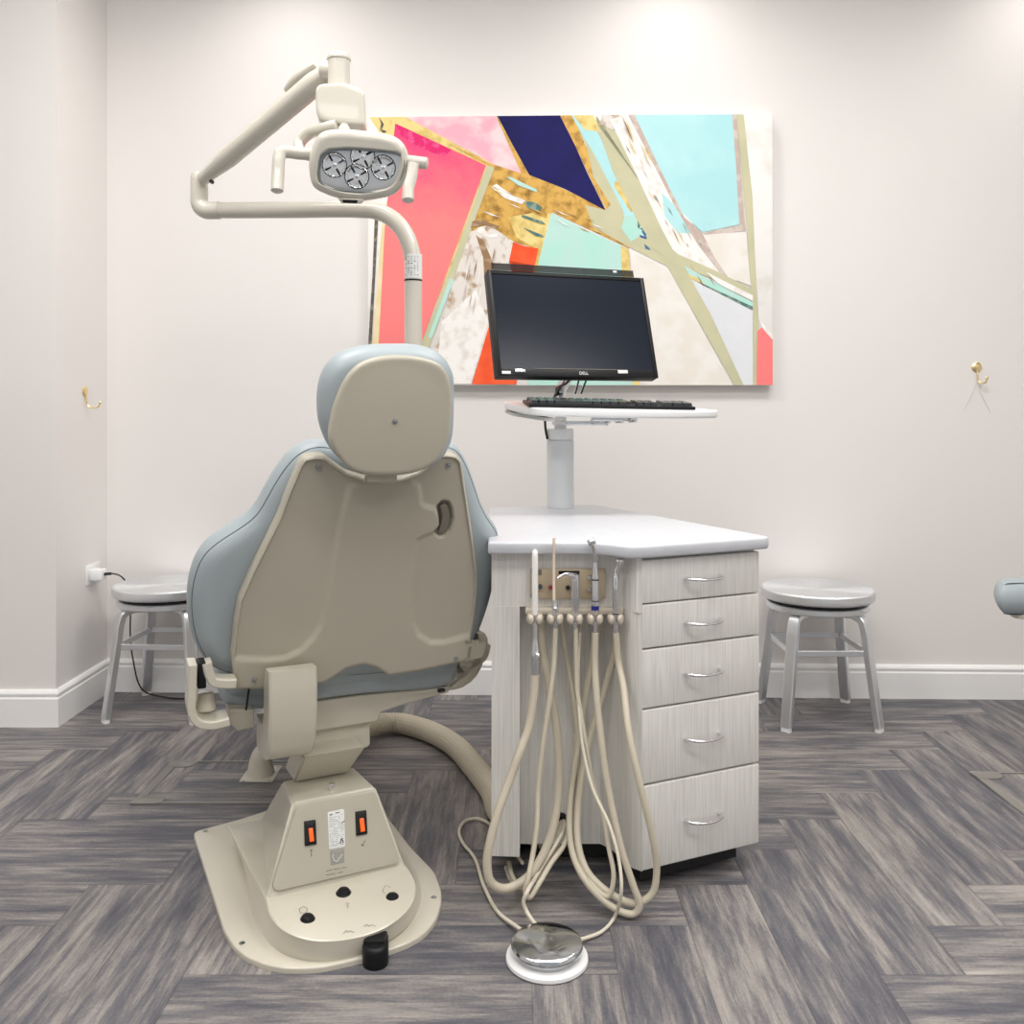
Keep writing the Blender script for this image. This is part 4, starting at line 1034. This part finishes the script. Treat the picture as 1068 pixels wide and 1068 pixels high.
# ------------------------------------------------------------------ delivery cart
CA = V((.291, 2.062, 0)); DX = V((.3065, .138, 0)).normalized(); DY = V((-DX.y, DX.x, 0))
CW = .336
cart = empty('drawer_cart', CA, math.atan2(DX.y, DX.x)); tag(cart, 'pale wood grain dental cart with five drawers and a white countertop', 'cart')
rc = CA+DX*CW                      # right front corner
br2 = rc+DY*.80                    # right back
ZB, ZT = .060, .771
Yf = 2.135
front_curve = catmull([(-.045, Yf, 0), (.02, Yf, 0), (.11, Yf, 0), (.18, Yf, 0), (.222, Yf-.001, 0), (.245, Yf-.011, 0), (.262, Yf-.032, 0), (.274, Yf-.056, 0), (.282, 2.066, 0)], 6)
# body: upper block above recess, solid block, left cheek
def cart_body():
    bm = BM()
    back_l = V((-.05, 2.84, 0))
    full_front = [(-.048, Yf), *[(p.x, p.y) for p in front_curve[1:]], (CA.x+.004, CA.y)]
    rest = [(rc.x, rc.y), (br2.x, br2.y), (back_l.x, back_l.y)]
    inner = CA+DY*.02; 
    # inset the drawer side: drawers stand proud by 2 cm
    full = [*full_front, ((CA+DX*.01+DY*.02).x, (CA+DX*.01+DY*.02).y), ((rc+DY*.02).x, (rc+DY*.02).y), (br2.x, br2.y), (back_l.x, back_l.y)]
    prism(bm, full, .645, ZT)                      # band above the hose recess
    Yr = 2.195
    low = [(-.048, Yf), (.018, Yf-.004), (.020, Yr), (.212, Yr), (.236, 2.168), (.251, 2.13), (.262, 2.103), (.274, 2.079), (CA.x+.004, CA.y), ((CA+DX*.01+DY*.02).x, (CA+DX*.01+DY*.02).y), ((rc+DY*.02).x, (rc+DY*.02).y), (br2.x, br2.y), (back_l.x, back_l.y)]
    prism(bm, low, ZB, .645)
    return obj('cart_body', bm, M_lam, cart, 40)
body = cart_body()
DF = Fr(CA, DX, (0, 0, 1))
zs = [(.7640, .6655), (.6625, .5635), (.5600, .4270), (.4235, .2555), (.2515, .0600)]
hz = [603, 649, 702, 770, 855]
for k, (z1_, z0_) in enumerate(zs):
    bm = BM(); box(bm, (0.002, 0, z0_), (CW, .022, z1_), .0035, 3, frm(DF)); dr = obj('drawer', bm, M_lam, cart, 40)
    a, b = DF.hit(738, hz[k], .02)
    hw = .047
    path = catmull([DF.pt(a-hw, b, -.002), DF.pt(a-hw, b, .012), DF.pt(a-hw*.8, b-.001, .022), DF.pt(a-hw*.4, b-.002, .029), DF.pt(a, b-.002, .031), DF.pt(a+hw*.4, b-.002, .029), DF.pt(a+hw*.8, b-.001, .022), DF.pt(a+hw, b, .012), DF.pt(a+hw, b, -.002)], 6)
    nn = len(path); bm = BM(); sweep(bm, path, [.0052-.0016*math.sin(PI*i/(nn-1)) for i in range(nn)], 12); obj('handle', bm, M_chrome, dr, 60)
# dark joint strip between countertop and drawers
# countertop
ct = [(-.055, 2.10), (.10, 2.10), (.165, 2.097), (.21, 2.082), (.24, 2.055), (.265, 2.037), (.30, 2.043)]
rc2 = rc+DX*.022-DY*.022; br3 = br2+DX*.012+DY*.02
ct_out = [V((p[0], p[1], 0)) for p in ct]
ct_out = catmull(ct_out, 5)+[p for p in roundpoly([tuple((CA-DY*.022+DX*.08)[:2]), tuple(rc2[:2]), tuple(br3[:2]), (-.075, 2.86), (-.055, 2.10)], [0, .025, .03, .03, 0])][:-1]
n2 = resample(ct_out, 200)
bm = BM(); seq = [(.006, .772), (.002, .7735), (0, .777), (0, .795), (.0012, .7985), (.004, .8005), (.009, .801)]
if sum(n2[i].x*n2[(i+1) % 200].y-n2[(i+1) % 200].x*n2[i].y for i in range(200)) < 0: n2.reverse()
loft(bm, [[V((q.x, q.y, z)) for q in inset(n2, d)] for d, z in seq]); obj('countertop', bm, M_top, cart, 50)
# casters
bm = BM(); prism(bm, [(.06, 2.24), (.24, 2.24), ((CA+DX*.03+DY*.05).x, (CA+DX*.03+DY*.05).y), ((rc+DY*.05-DX*.03).x, (rc+DY*.05-DX*.03).y), ((br2-DX*.05-DY*.05).x, (br2-DX*.05-DY*.05).y), (.0, 2.75), (.02, 2.45)], .010, .0595); obj('undercart_shade', bm, M_dark, cart, 0)  # dark block added to put shade under the cart
for k, (x, y) in enumerate([(.50, 2.26), (.30, 2.20), (.02, 2.30), (.28, 2.78), (.02, 2.74)]):
    bm = BM(); cyl(bm, (x-.011, y, .026), (x+.011, y, .026), .026, None, 24, .003); cw = obj('caster', bm, M_black, cart)
    bm = BM(); box(bm, (x-.02, y-.016, .035), (x+.02, y+.016, .0605), .004); obj('caster_fork', bm, M_dark, cw)
# control block and holder bar
FF = Fr((0, Yf, 0), (1, 0, 0), (0, 0, 1))
def z6(x, y): return (500+x/3.3375, 540+y/3.3375)
def zi(x, y): return (540+x/7.63, 550+y/7.63)
M_panelb = mat('beige_control_plate', s2l(184, 168, 142), .5)
a0 = FF.hit(*z6(177, 278)); a1 = FF.hit(*z6(438, 176))
bm = BM(); box(bm, (a0[0], -.012, a0[1]), (a1[0], 0.001, a1[1]), .002, 2, frm(FF)); cp = obj('control_plate', bm, M_panelb, cart)
def dot(x, y, r, m, nm, d0=.012, h_=.004):
    a, b = FF.hit(*zi(x, y), d0); p = FF.pt(a, b, d0); bm = BM(); lathe(bm, [(0, -.001), (r, -.001), (r, h_*.6), (r*.8, h_), (0, h_)], align(p, FF.n), 20); return obj(nm, bm, m, cp)
M_teal = mat('teal_knob', s2l(60, 80, 92), .3); M_red = mat('red_knob', s2l(150, 50, 62), .3)
for x, y, m, r in ((178, 470, M_teal, .0055), (262, 478, M_red, .0052), (400, 478, M_dark, .005), (575, 490, M_steel, .0065), (575, 395, M_steel, .0065)): dot(x, y, r, m, 'control_knob', h_=.008)
for x, y in ((685, 350), (682, 540), (104, 345), (104, 540)): dot(x, y, .0026, M_screw, 'plate_screw')
p0 = FF.hit(*zi(325, 372), .012); p1 = FF.hit(*zi(490, 346), .012)
bm = BM(); box(bm, (p0[0], -.0135, p0[1]), (p1[0], -.0115, p1[1]), 0, 1, frm(FF)); obj('gauge_slot', bm, M_black, cp)
p0 = FF.hit(*zi(160, 380), .012); p1 = FF.hit(*zi(190, 335), .012)
bm = BM(); box(bm, (p0[0], -.0128, p0[1]), (p1[0], -.0115, p1[1]), 0, 1, frm(FF)); obj('plate_mark', bm, M_lever, cp)
# holder bar
M_hold = mat('holder_plastic', s2l(206, 196, 180), .4)
b0 = FF.hit(*zi(60, 690), .02); b1 = FF.hit(*zi(840, 640), .02)
bm = BM(); box(bm, (b0[0], -.03, b0[1]), (b1[0], .002, b1[1]), .004, 2, frm(FF)); hb = obj('holder_bar', bm, M_hold, cart)
YI = Yf-.048
IX = [558, 579, 599.5, 620.5, 642]
for ix in IX:
    c_ = P(ix, 645, YI); hr = obj
    bm = BM(); pth = []
    for k in range(13):
        t0 = math.radians(-60+300*k/12)+PI*.0; pth.append(V((c_.x+.0155*math.cos(t0+PI/2-math.radians(90)), c_.y+.0155*math.sin(t0+PI/2-math.radians(90)), c_.z)))
    pth = [V((c_.x+.0148*math.cos(math.radians(-50+280*k/12)), c_.y+.0148*math.sin(math.radians(-50+280*k/12)), c_.z)) for k in range(13)]
    sweep(bm, pth, .0105, 12, up=(0, 0, 1), ry=.0045)
    for e in (pth[0], pth[-1]): lathe(bm, [(0, -.0115), (.004, -.010), (.0065, -.004), (.007, .002), (.0055, .008), (0, .0115)], Matrix.Translation(e), 14)
    obj('instrument_holder', bm, M_hold, hb, 60)

# ------------------------------------------------------------------ instruments with their hoses
def tube_obj(name, pts, r, m, parent, seg=12, n=8):
    bm = BM(); sweep(bm, catmull([P(*p) for p in pts], n), r, seg); return obj(name, bm, m, parent, 60)
PX = YI/F
def px2r(px): return px*PX
def stem(name, parent, m, x, segs, Y=YI):
    """vertical turned body: segs of (py, half-width px)"""
    bm = BM(); base = P(x, segs[-1][0], Y)
    prof = [(hw*Y/F, P(x, py, Y).z-base.z) for py, hw in segs[::-1]]
    lathe(bm, [(0, prof[0][1])]+prof+[(0, prof[-1][1])], Matrix.Translation(base), 24); return obj(name, bm, m, parent, 40)
ins = []
def inst(name, label, cat, x, y=650):
    t = empty(name, P(x, y, YI)); tag(t, label, cat); return t
t = inst('suction_handpiece', 'white-tipped suction wand with a thick hose, leftmost in the cart holder', 'suction tool', 558)
stem('suction_tip', t, M_tipw, 558, [(573, 1.2), (575, 2.8), (580, 3.2), (600, 3.2), (636, 3.3), (641, 2.6)])
stem('valve_body', t, M_steel, 558.3, [(640, 2.4), (644, 2.6), (665, 2.6), (672, 3.4), (680, 5.3), (688, 5.5), (694, 5), (703, 4.8)])
bm = BM(); a = P(561, 684, YI-.012); lathe(bm, [(0, -.004), (.006, -.003), (.008, .002), (.005, .008), (0, .01)], align(a, (0, -1, .3)), 16); obj('valve_lever', bm, M_chrome, t)
tube_obj('hose', [(558.5, 702, YI), (557, 725, YI-.005), (551, 760, 2.07), (541, 787, 2.05), (532, 812, 2.04), (521, 842, 2.02), (512, 874, 2.005), (508, 900, 2.0), (512, 920, 2.0), (526, 927, 2.01), (548, 917, 2.03), (564, 896, 2.05), (577, 862, 2.08), (583, 815, 2.11), (581, 765, 2.125), (573, 715, 2.14), (566, 672, 2.15), (565, 645, 2.15)], .0098, M_hose, t, 16)
t = inst('saliva_ejector', 'thin cream straw-like saliva ejector, second from the left in the cart holder', 'saliva ejector', 579)
stem('ejector_tip', t, M_pink, 577.8, [(561, 1.6), (570, 1.7), (571, 1.3), (610, 1.4), (626, 1.6)])
stem('tip_cone', t, M_steel, 579, [(625, 1.6), (632, 3), (634, 4), (635.5, 3.6)])
stem('valve_body', t, M_steel, 579.5, [(635, 3.4), (640, 3.2), (655, 2.6)])
tube_obj('hose', [(579.5, 654, YI), (578.5, 680, YI), (577, 700, 2.08), (573, 732, 2.07), (566, 780, 2.06), (561, 825, 2.05), (560, 861, 2.03), (555, 895, 2.01), (551, 915, 1.99), (548, 930, 1.985), (552, 936, 1.985), (560, 925, 2.0), (575, 900, 2.04), (590, 878, 2.08), (600, 840, 2.12), (603, 790, 2.15), (598, 730, 2.16), (590, 680, 2.16), (586, 645, 2.15)], .0058, M_hose, t)
t = inst('air_water_syringe', 'metal three-way syringe with a bent nozzle, in the middle of the cart holder', 'syringe', 599.5)
stem('syringe_body', t, M_steel, 600, [(598, 2), (600, 4.2), (606, 4.6), (614, 4.2), (622, 4.6), (632, 3.8), (645, 2.8), (656, 2.4)])
tube_obj('nozzle', [(602, 600, YI), (597, 598.5, YI-.012), (590, 598.5, YI-.02), (585, 600.5, YI-.024), (581.5, 603.5, YI-.027)], .0028, M_chrome, t)
bm = BM(); cyl(bm, P(590, 599, YI-.018), P(601, 601.5, YI), .005, .008, 16, .001); obj('syringe_head', bm, M_chrome, t)
tube_obj('hose', [(600.5, 655, YI), (601, 690, YI), (602, 720, 2.08), (606, 745, 2.07), (611, 775, 2.06), (618, 815, 2.05), (629, 850, 2.04), (634, 880, 2.02), (640, 915, 1.99), (634, 935, 1.985), (620, 925, 2.0), (604, 895, 2.05), (599, 850, 2.12), (600, 790, 2.15), (602, 720, 2.165), (606, 645, 2.15)], .0052, M_hose, t)
t = inst('slow_speed_handpiece', 'steel dental handpiece with a blue ring and angled head in the cart holder', 'handpiece', 620.5)
stem('handpiece_body', t, M_steel, 620.7, [(584, 1.8), (587, 2.6), (600, 3.3), (602, 4.1), (604, 3.6), (606, 3.95), (632, 4.1)])
stem('grip_ring', t, M_dark, 620.7, [(604.2, 4.05), (605.2, 4.05)]); stem('grip_ring', t, M_dark, 620.7, [(610.5, 3.95), (611.3, 3.95)]); stem('grip_ring', t, M_dark, 620.7, [(626, 4.08), (627, 4.08)])
stem('blue_band', t, M_blue, 620.7, [(631.5, 4.1), (636, 4.2)])
stem('connector', t, M_steel, 620.8, [(636, 4), (640, 3.2), (642, 2.6), (661, 2.4)])
tube_obj('neck', [(620.5, 586, YI), (621, 580, YI-.003), (620.5, 576, YI-.004), (619, 571, YI-.006), (617.5, 567, YI-.008)], .0054, M_chrome, t)
bm = BM(); cyl(bm, P(613.5, 567, YI-.008), P(620.5, 563.5, YI-.010), .0078, None, 18, .001); obj('handpiece_head', bm, M_chrome, t)
tube_obj('hose', [(620.8, 660, YI), (620.5, 690, YI), (622, 720, 2.07), (627, 770, 2.05), (635, 825, 2.03), (648, 885, 2.0), (661, 925, 1.98), (667, 944, 1.975), (661, 953, 1.975), (642, 948, 1.98), (615, 924, 2.0), (598, 892, 2.05), (594, 850, 2.10), (602, 780, 2.15), (612, 720, 2.16), (624, 645, 2.15)], .0078, M_hose, t, 14)
t = inst('high_speed_handpiece', 'slim steel turbine handpiece with a small chrome head, rightmost in the cart holder', 'handpiece', 642)
stem('handpiece_body', t, M_steel, 642, [(599, 1.6), (602, 3.3), (615, 3.4), (640, 3.2)])
stem('grip_ring', t, M_dark, 642, [(639.6, 3.25), (640.6, 3.25)]); stem('connector', t, M_steel, 642, [(640, 2.9), (661, 2.6)])
tube_obj('neck', [(642, 601, YI), (642.5, 596, YI), (645, 590, YI-.002), (646, 586, YI-.004)], .0058, M_chrome, t)
bm = BM(); cyl(bm, P(643.5, 585.5, YI-.006), P(651, 585, YI-.010), .0078, None, 18, .001); lathe(bm, [(0, -.005), (.006, -.004), (.0075, 0), (.006, .004), (0, .005)], align(P(647, 584.2, YI-.006), (.1, -.2, 1)), 20); obj('handpiece_head', bm, M_chrome, t)
tube_obj('hose', [(642.5, 660, YI), (645, 690, YI), (650, 715, 2.06), (656, 765, 2.01), (668, 820, 1.985), (680, 870, 1.98), (685, 905, 1.985), (680, 932, 1.985), (664, 942, 1.985), (640, 934, 1.99), (614, 911, 2.02), (603, 880, 2.06), (604, 830, 2.11), (615, 770, 2.145), (630, 720, 2.15), (640, 680, 2.15), (644, 645, 2.15)], .0078, M_hose, t, 14)

# ------------------------------------------------------------------ foot control
fc = PF(570.5, 1001, .0); fc.z = 0
t = empty('foot_control', fc); tag(t, 'round chrome foot pedal on a white base with cream tubes', 'foot control')
T0 = Matrix.Translation(fc)
bm = BM(); lathe(bm, [(0, 0), (.080, 0), (.083, .003), (.082, .009), (.076, .013), (.070, .014), (0, .014)], T0, 72); obj('base', bm, M_white, t)
bm = BM(); lathe(bm, [(0, .014), (.062, .014), (.062, .024), (0, .024)], T0, 48); obj('spring_core', bm, M_steel, t)
bm = BM(); lathe(bm, [(.0, .0235), (.068, .0235), (.0715, .026), (.0725, .031), (.0705, .036), (.065, .0395), (.03, .047), (.012, .050), (.008, .0515), (0, .052)], T0, 96); obj('pedal_disc', bm, spun('spun_chrome', (.64, .66, .68), .13, .9), t, 25)
def foot_tube(pts, r): 
    bm = BM(); sweep(bm, catmull([V(p) if isinstance(p, Vector) else PF(*p) for p in pts], 8), r, 10); obj('tube', bm, M_hose2, t, 60)
foot_tube([(548, 973, .018), (538, 966, .012), (520, 952, .006), (505, 925, .006), (495, 895, .006), (482, 878, .006), (479, 866, .006), (486, 856, .006), (498, 854, .006), (513, 861, .006), (530, 880, .008), (545, 900, .02)], .0042)
foot_tube([(565, 971, .02), (556, 961, .02), (549, 950, .03), (546, 940, .05), (550, 930, .07), P(562, 910, 2.04), P(580, 880, 2.07), P(588, 865, 2.11), P(588, 856, 2.19)], .0045)
foot_tube([(600, 981, .014), (612, 978, .008), (627, 972, .006), (640, 958, .008), P(648, 930, 1.93), P(646, 900, 1.95), P(636, 862, 1.98), P(618, 822, 2.02), P(608, 780, 2.05), P(604, 740, 2.07), P(603, 700, 2.10), P(605, 660, 2.14)], .0038)
# supply tubes looping out of the recess grommet
bm = BM(); lathe(bm, [(.008, -.003), (.017, -.003), (.018, .004), (.013, .007), (.008, .004)], align(P(585, 855, 2.193), (0, -1, 0)), 24); obj('cable_grommet', bm, M_black, cart)
bm = BM()
sweep(bm, catmull([P(586, 856, 2.20), P(586, 864, 2.15), P(580, 884, 2.11), P(568, 908, 2.09), P(550, 922, 2.09), P(535, 920, 2.13), P(528, 905, 2.2)], 8), .0062, 10)
sweep(bm, catmull([P(583, 857, 2.20), P(584, 868, 2.14), P(574, 892, 2.08), P(560, 915, 2.06), P(545, 926, 2.06), P(535, 915, 2.12), P(531, 900, 2.2)], 8), .0055, 10)
tag(obj('supply_tubes', bm, M_hose, smooth=60), 'pair of beige supply tubes from the black grommet in the cart recess', 'tube')

# ------------------------------------------------------------------ monitor stand, keyboard, monitor
YC = 2.86
t = empty('monitor_stand', (P(584.5, 531, YC).x, YC, .801)); tag(t, 'white column stand with keyboard tray on the cart countertop', 'stand')
cxx = P(584.5, 500, YC).x
bm = BM(); cyl(bm, (cxx, YC, .801), (cxx, YC, P(584, 459, YC).z), .0425, None, 40, .001); obj('column', bm, mat('pale_grey_enamel', s2l(226, 229, 231), .3), t)
bm = BM(); cyl(bm, (cxx, YC, P(584, 459, YC).z), (cxx, YC, P(584, 447, YC).z), .0415, None, 40, .006); cyl(bm, (cxx, YC, P(584, 448, YC).z), (cxx, YC, P(584, 434, YC).z), .019, None, 24); cyl(bm, (cxx, YC, P(584, 443, YC).z), (cxx, YC, P(584, 440, YC).z), .026, None, 24)
obj('column_head', bm, M_white, t)
bm = BM(); zc = P(600, 441, YC).z
box(bm, (cxx-.0, YC-.02, zc-.008), (cxx+.14, YC+.02, zc+.006), .003); box(bm, (cxx+.10, YC-.05, zc-.009), (cxx+.145, YC+.0, zc+.012), .003); obj('swing_arm', bm, M_steel, t)
bm = BM(); 
for x, y in ((.125, 438), (.165, 437.5), (.205, 437)): cyl(bm, (cxx+x, YC-.09, P(600, y, YC).z), (cxx+x+.02, YC-.07, P(600, y, YC).z), .011, None, 16, .002)
box(bm, (cxx+.09, YC-.10, zc+.006), (cxx+.20, YC-.03, zc+.018), .003); obj('tilt_clamp', bm, M_steel, t)
# tray: plan polygon, slightly tilted toward the viewer
zt0 = P(600, 424, 2.62).z
# corners traced: right tip, front bow, left front corner, left back
TR = Fr((.25, 2.70, zt0), (1, .10, -.018), (-.10, 1, .085))     # n up
if TR.n.z < 0: TR.n = -TR.n
tr_pts = [(-.185, -.13), (-.10, -.145), (.05, -.150), (.20, -.135), (.32, -.10), (.345, -.085), (.33, -.06), (.25, .02), (.20, .10), (-.23, .14), (-.262, .12), (-.255, .04), (-.225, -.08)]
tro = outline(tr_pts, 140, 1)
bm = BM(); plate(bm, TR, tro, -.020, .003, .005, rings=3, back_edge=.008); obj('keyboard_tray', bm, M_white, t, 50)
bm = BM(); tb = [(-.262, .13), (-.245, .02), (-.17, -.125), (-.14, -.13), (-.20, .0), (-.22, .12)]
plate(bm, TR, outline(tb, 60, 1, curve=False), -.034, -.024, .002, rings=3); obj('mouse_tray', bm, mat('grey_tray', s2l(190, 192, 188), .4), t, 50)
# cable
bm = BM(); sweep(bm, catmull([P(595, 395, 2.70), P(590, 400, 2.72), P(582, 404, 2.76), P(579, 412, 2.86), P(574, 425, 2.88), P(569, 435, 2.87), P(569, 447, 2.85), P(571, 458, 2.84)], 8), [.012-.00016*k for k in range(57)], 10, up=(0, 1, 0), ry=.004); 
tag(obj('monitor_cable', bm, M_black, smooth=60), 'black cable loop hanging from the monitor beside the stand column', 'cable')
# keyboard
kb = empty('keyboard', TR.pt(-.0, .0, .004)); tag(kb, 'black computer keyboard on the white tray', 'keyboard')
kx0, kx1, ky0, ky1 = -.215, .270, -.108, .055
Mt = Matrix.Identity(4)
for i, a in enumerate((TR.ex, TR.ez, TR.n)):
    for j in range(3): Mt[j][i] = a[j]
for j in range(3): Mt[j][3] = TR.o[j]
bm = BM(); box(bm, (kx0, ky0, .003), (kx1, ky1, .013), .004, 2, Mt); obj('keyboard_case', bm, M_black, kb)
M_key = mat('dark_keycap', (.03, .033, .036), .3)
rows = [14, 14, 13, 13, 8]
bm0 = BM(); 
kmesh = {}
def key(x0, x1, y0, y1):
    bm = BM(); z0, zt_ = .012, .0225
    R = [[V((x0, y0, z0)), V((x1, y0, z0)), V((x1, y1, z0)), V((x0, y1, z0))], [V((x0+.002, y0+.0018, zt_)), V((x1-.002, y0+.0018, zt_)), V((x1-.002, y1-.0035, zt_+.001)), V((x0+.002, y1-.0035, zt_+.001))]]
    loft(bm, [[Mt @ p for p in r] for r in R]); obj('key', bm, M_key, kb, 0)
def krow(y0, xs, xe, n, wide=None):
    w_ = (xe-xs)/n
    for k in range(n): key(xs+k*w_+.0007, xs+(k+1)*w_-.0007, y0, y0+.0175)
for r in range(5):
    y0 = ky0+.008+r*.0190
    if r == 0:
        krow(y0, kx0+.008, kx0+.075, 3); key(kx0+.076, kx0+.185, y0, y0+.0175); krow(y0, kx0+.186, kx0+.285, 4)
    else: krow(y0, kx0+.008, kx0+.300, 12)
    if r != 2: krow(y0, kx0+.312, kx0+.375, 3)
    krow(y0, kx1-.095, kx1-.008, 4 if r else 3)
krow(ky0+.118, kx0+.008, kx0+.300, 12)
bm0.free()

# monitor
MON = Matrix.Translation((.1798, 2.641, 1.3535)) @ Matrix.Rotation(.3463, 4, 'Z') @ Matrix.Rotation(-.290, 4, 'X') @ Matrix.Rotation(-.0026, 4, 'Y')
mt = empty('monitor', MON.translation); tag(mt, 'black flat computer monitor above the keyboard, in front of the painting', 'monitor')
MW, MH = .5, .32
def MB(lo, hi, bev=0.0, nm='bezel', m=None, par=None, s=2):
    bm = BM(); box(bm, lo, hi, bev, s, MON); return obj(nm, bm, m or M_black, par or mt, 40)
MB((-MW/2, .004, -MH/2), (MW/2, .035, MH/2), .004, 'casing')
MB((-MW*.3, .034, -MH*.3), (MW*.3, .06, MH*.3), .01, 'back_cover')
bm = BM()
bz = .012
box(bm, (-MW/2, -.003, -MH/2), (-MW/2+bz, .006, MH/2), .002, 2, MON); box(bm, (MW/2-bz, -.003, -MH/2), (MW/2, .006, MH/2), .002, 2, MON)
box(bm, (-MW/2+.012, -.003, MH/2-bz), (MW/2-.012, .006, MH/2), .002, 2, MON); box(bm, (-MW/2+.012, -.003, -MH/2), (MW/2-.012, .006, -MH/2+.022), .002, 2, MON)
obj('bezel', bm, M_black, mt, 40)
M_scr = mat('dark_glossy_screen', (.010, .014, .024), .2, 0, .22)
MB((-MW/2+bz, -.0005, -MH/2+.022), (MW/2-bz, .0042, MH/2-bz), 0, 'screen', M_scr)
# privacy filter hung over the screen, standing proud of the top edge
M_filt = mat('smoked_plastic', (.02, .02, .022), .12); 
nt = M_filt.node_tree; nt.nodes['Principled BSDF'].inputs['Alpha'].default_value = .72
f_ = MB((-MW/2+.012, -.0065, MH/2-.001), (MW/2-.035, -.0045, MH/2+.020), .0, 'privacy_filter', M_filt)
bm = BM()
for x in (.147,): box(bm, (x-.0, -.008, MH/2+.010), (x+.012, -.003, MH/2+.016), .001, 1, MON)
obj('filter_tab', bm, M_white, f_, 0)
zb_ = -MH/2
M_sil = mat('silver_print', (.75, .76, .78), .3)
MB((-.238, -.0045, zb_+.006), (-.212, -.0028, zb_+.014), .0005, 'bezel_sticker', M_label)
MB((-.200, -.0075, zb_+.010), (-.168, -.0025, zb_+.020), .002, 'filter_clip', M_steel)
MB((.118, -.0065, zb_+.011), (.150, -.0028, zb_+.021), .0015, 'filter_clip', M_label)
TM = MON @ Matrix.Translation((.010, -.0032, zb_+.0105)) @ Matrix.Rotation(PI/2, 4, 'X')
text_mesh('DELL', .0125, TM, 'brand_lettering', M_sil, mt)
bm = BM(); box(bm, (-.14, -.0045, zb_+.022), (.15, -.0035, zb_+.0235), 0, 1, MON); obj('filter_edge', bm, M_lever, mt, 0)
# support arm from the column
q0 = MON @ V((0, .058, 0))
bm = BM(); box(bm, (-.05, .056, -.05), (.05, .066, .05), .004, 2, MON)
sweep(bm, catmull([MON @ V((0, .064, 0)), MON @ V((0, .11, -.03)), V((cxx+.02, YC-.08, 1.22)), V((cxx, YC, 1.17))], 6), .017, 12)
cyl(bm, (cxx, YC, 1.08), (cxx, YC, 1.18), .017, None, 20, .002)
obj('monitor_arm', bm, M_steel, t, 50)
bm = BM(); sweep(bm, [P(604, 394, 2.66), P(600, 410, 2.72)], .0035, 8); sweep(bm, [P(612, 394, 2.66), P(606, 410, 2.72)], .0035, 8); obj('support_strut', bm, M_chrome, t)

# ------------------------------------------------------------------ end of the neighbouring chair at the right edge
nc = empty('neighbouring_chair', (1.95, 2.75, 0)); tag(nc, 'grey padded armrest end of another treatment chair at the right edge of the frame', 'dental chair')
xl = (1040-CX)/F*2.60
o_ = outline(roundpoly([(xl, 2.60), (xl+.06, 2.74), (xl+1.15, 2.74), (xl+1.15, 2.60)], [.025, .03, .03, .03]), 140, 1, curve=False)
zt1 = H-(604-CY)/F*2.68; zt2 = H-(643-CY)/F*2.6
frn = Fr((0, 0, 0), (1, 0, 0), (0, 1, 0)); zm = (zt1+zt2)/2
bm = BM(); cushion(bm, frn, o_, zm, zt1-zm, zm-zt2, .035, .003, 8, 6); pad = obj('armrest_pad', bm, M_leath, nc, 60)
bm = BM(); sweep(bm, [V((p.x, p.y, zt1-.030)) for p in inset(o_, .006)], .0012, 6, closed=True); obj('seam', bm, M_seam, pad)
bm = BM(); o3 = outline(roundpoly([(xl+.06, 2.62), (xl+.09, 2.72), (xl+1.1, 2.72), (xl+1.1, 2.62)], .03), 120, 1, curve=False)
prism(bm, o3, zt2-.014, zt2+.001, .003); obj('armrest_shell', bm, M_enamel, nc, 40)
bm = BM(); prism(bm, outline(roundpoly([(xl+.55, 2.5), (xl+.55, 2.9), (xl+1.2, 2.95), (xl+1.2, 2.45)], .06), 100, 1, curve=False), 0, .09, .02)
loft(bm, [[V((xl+.65, 2.62, .08)), V((xl+1.0, 2.62, .08)), V((xl+1.0, 2.76, .08)), V((xl+.65, 2.76, .08))], [V((xl+.62, 2.63, zt2-.01)), V((xl+.9, 2.63, zt2-.01)), V((xl+.9, 2.72, zt2-.01)), V((xl+.62, 2.72, zt2-.01))]]); obj('pedestal', bm, M_enamel, nc, 40)
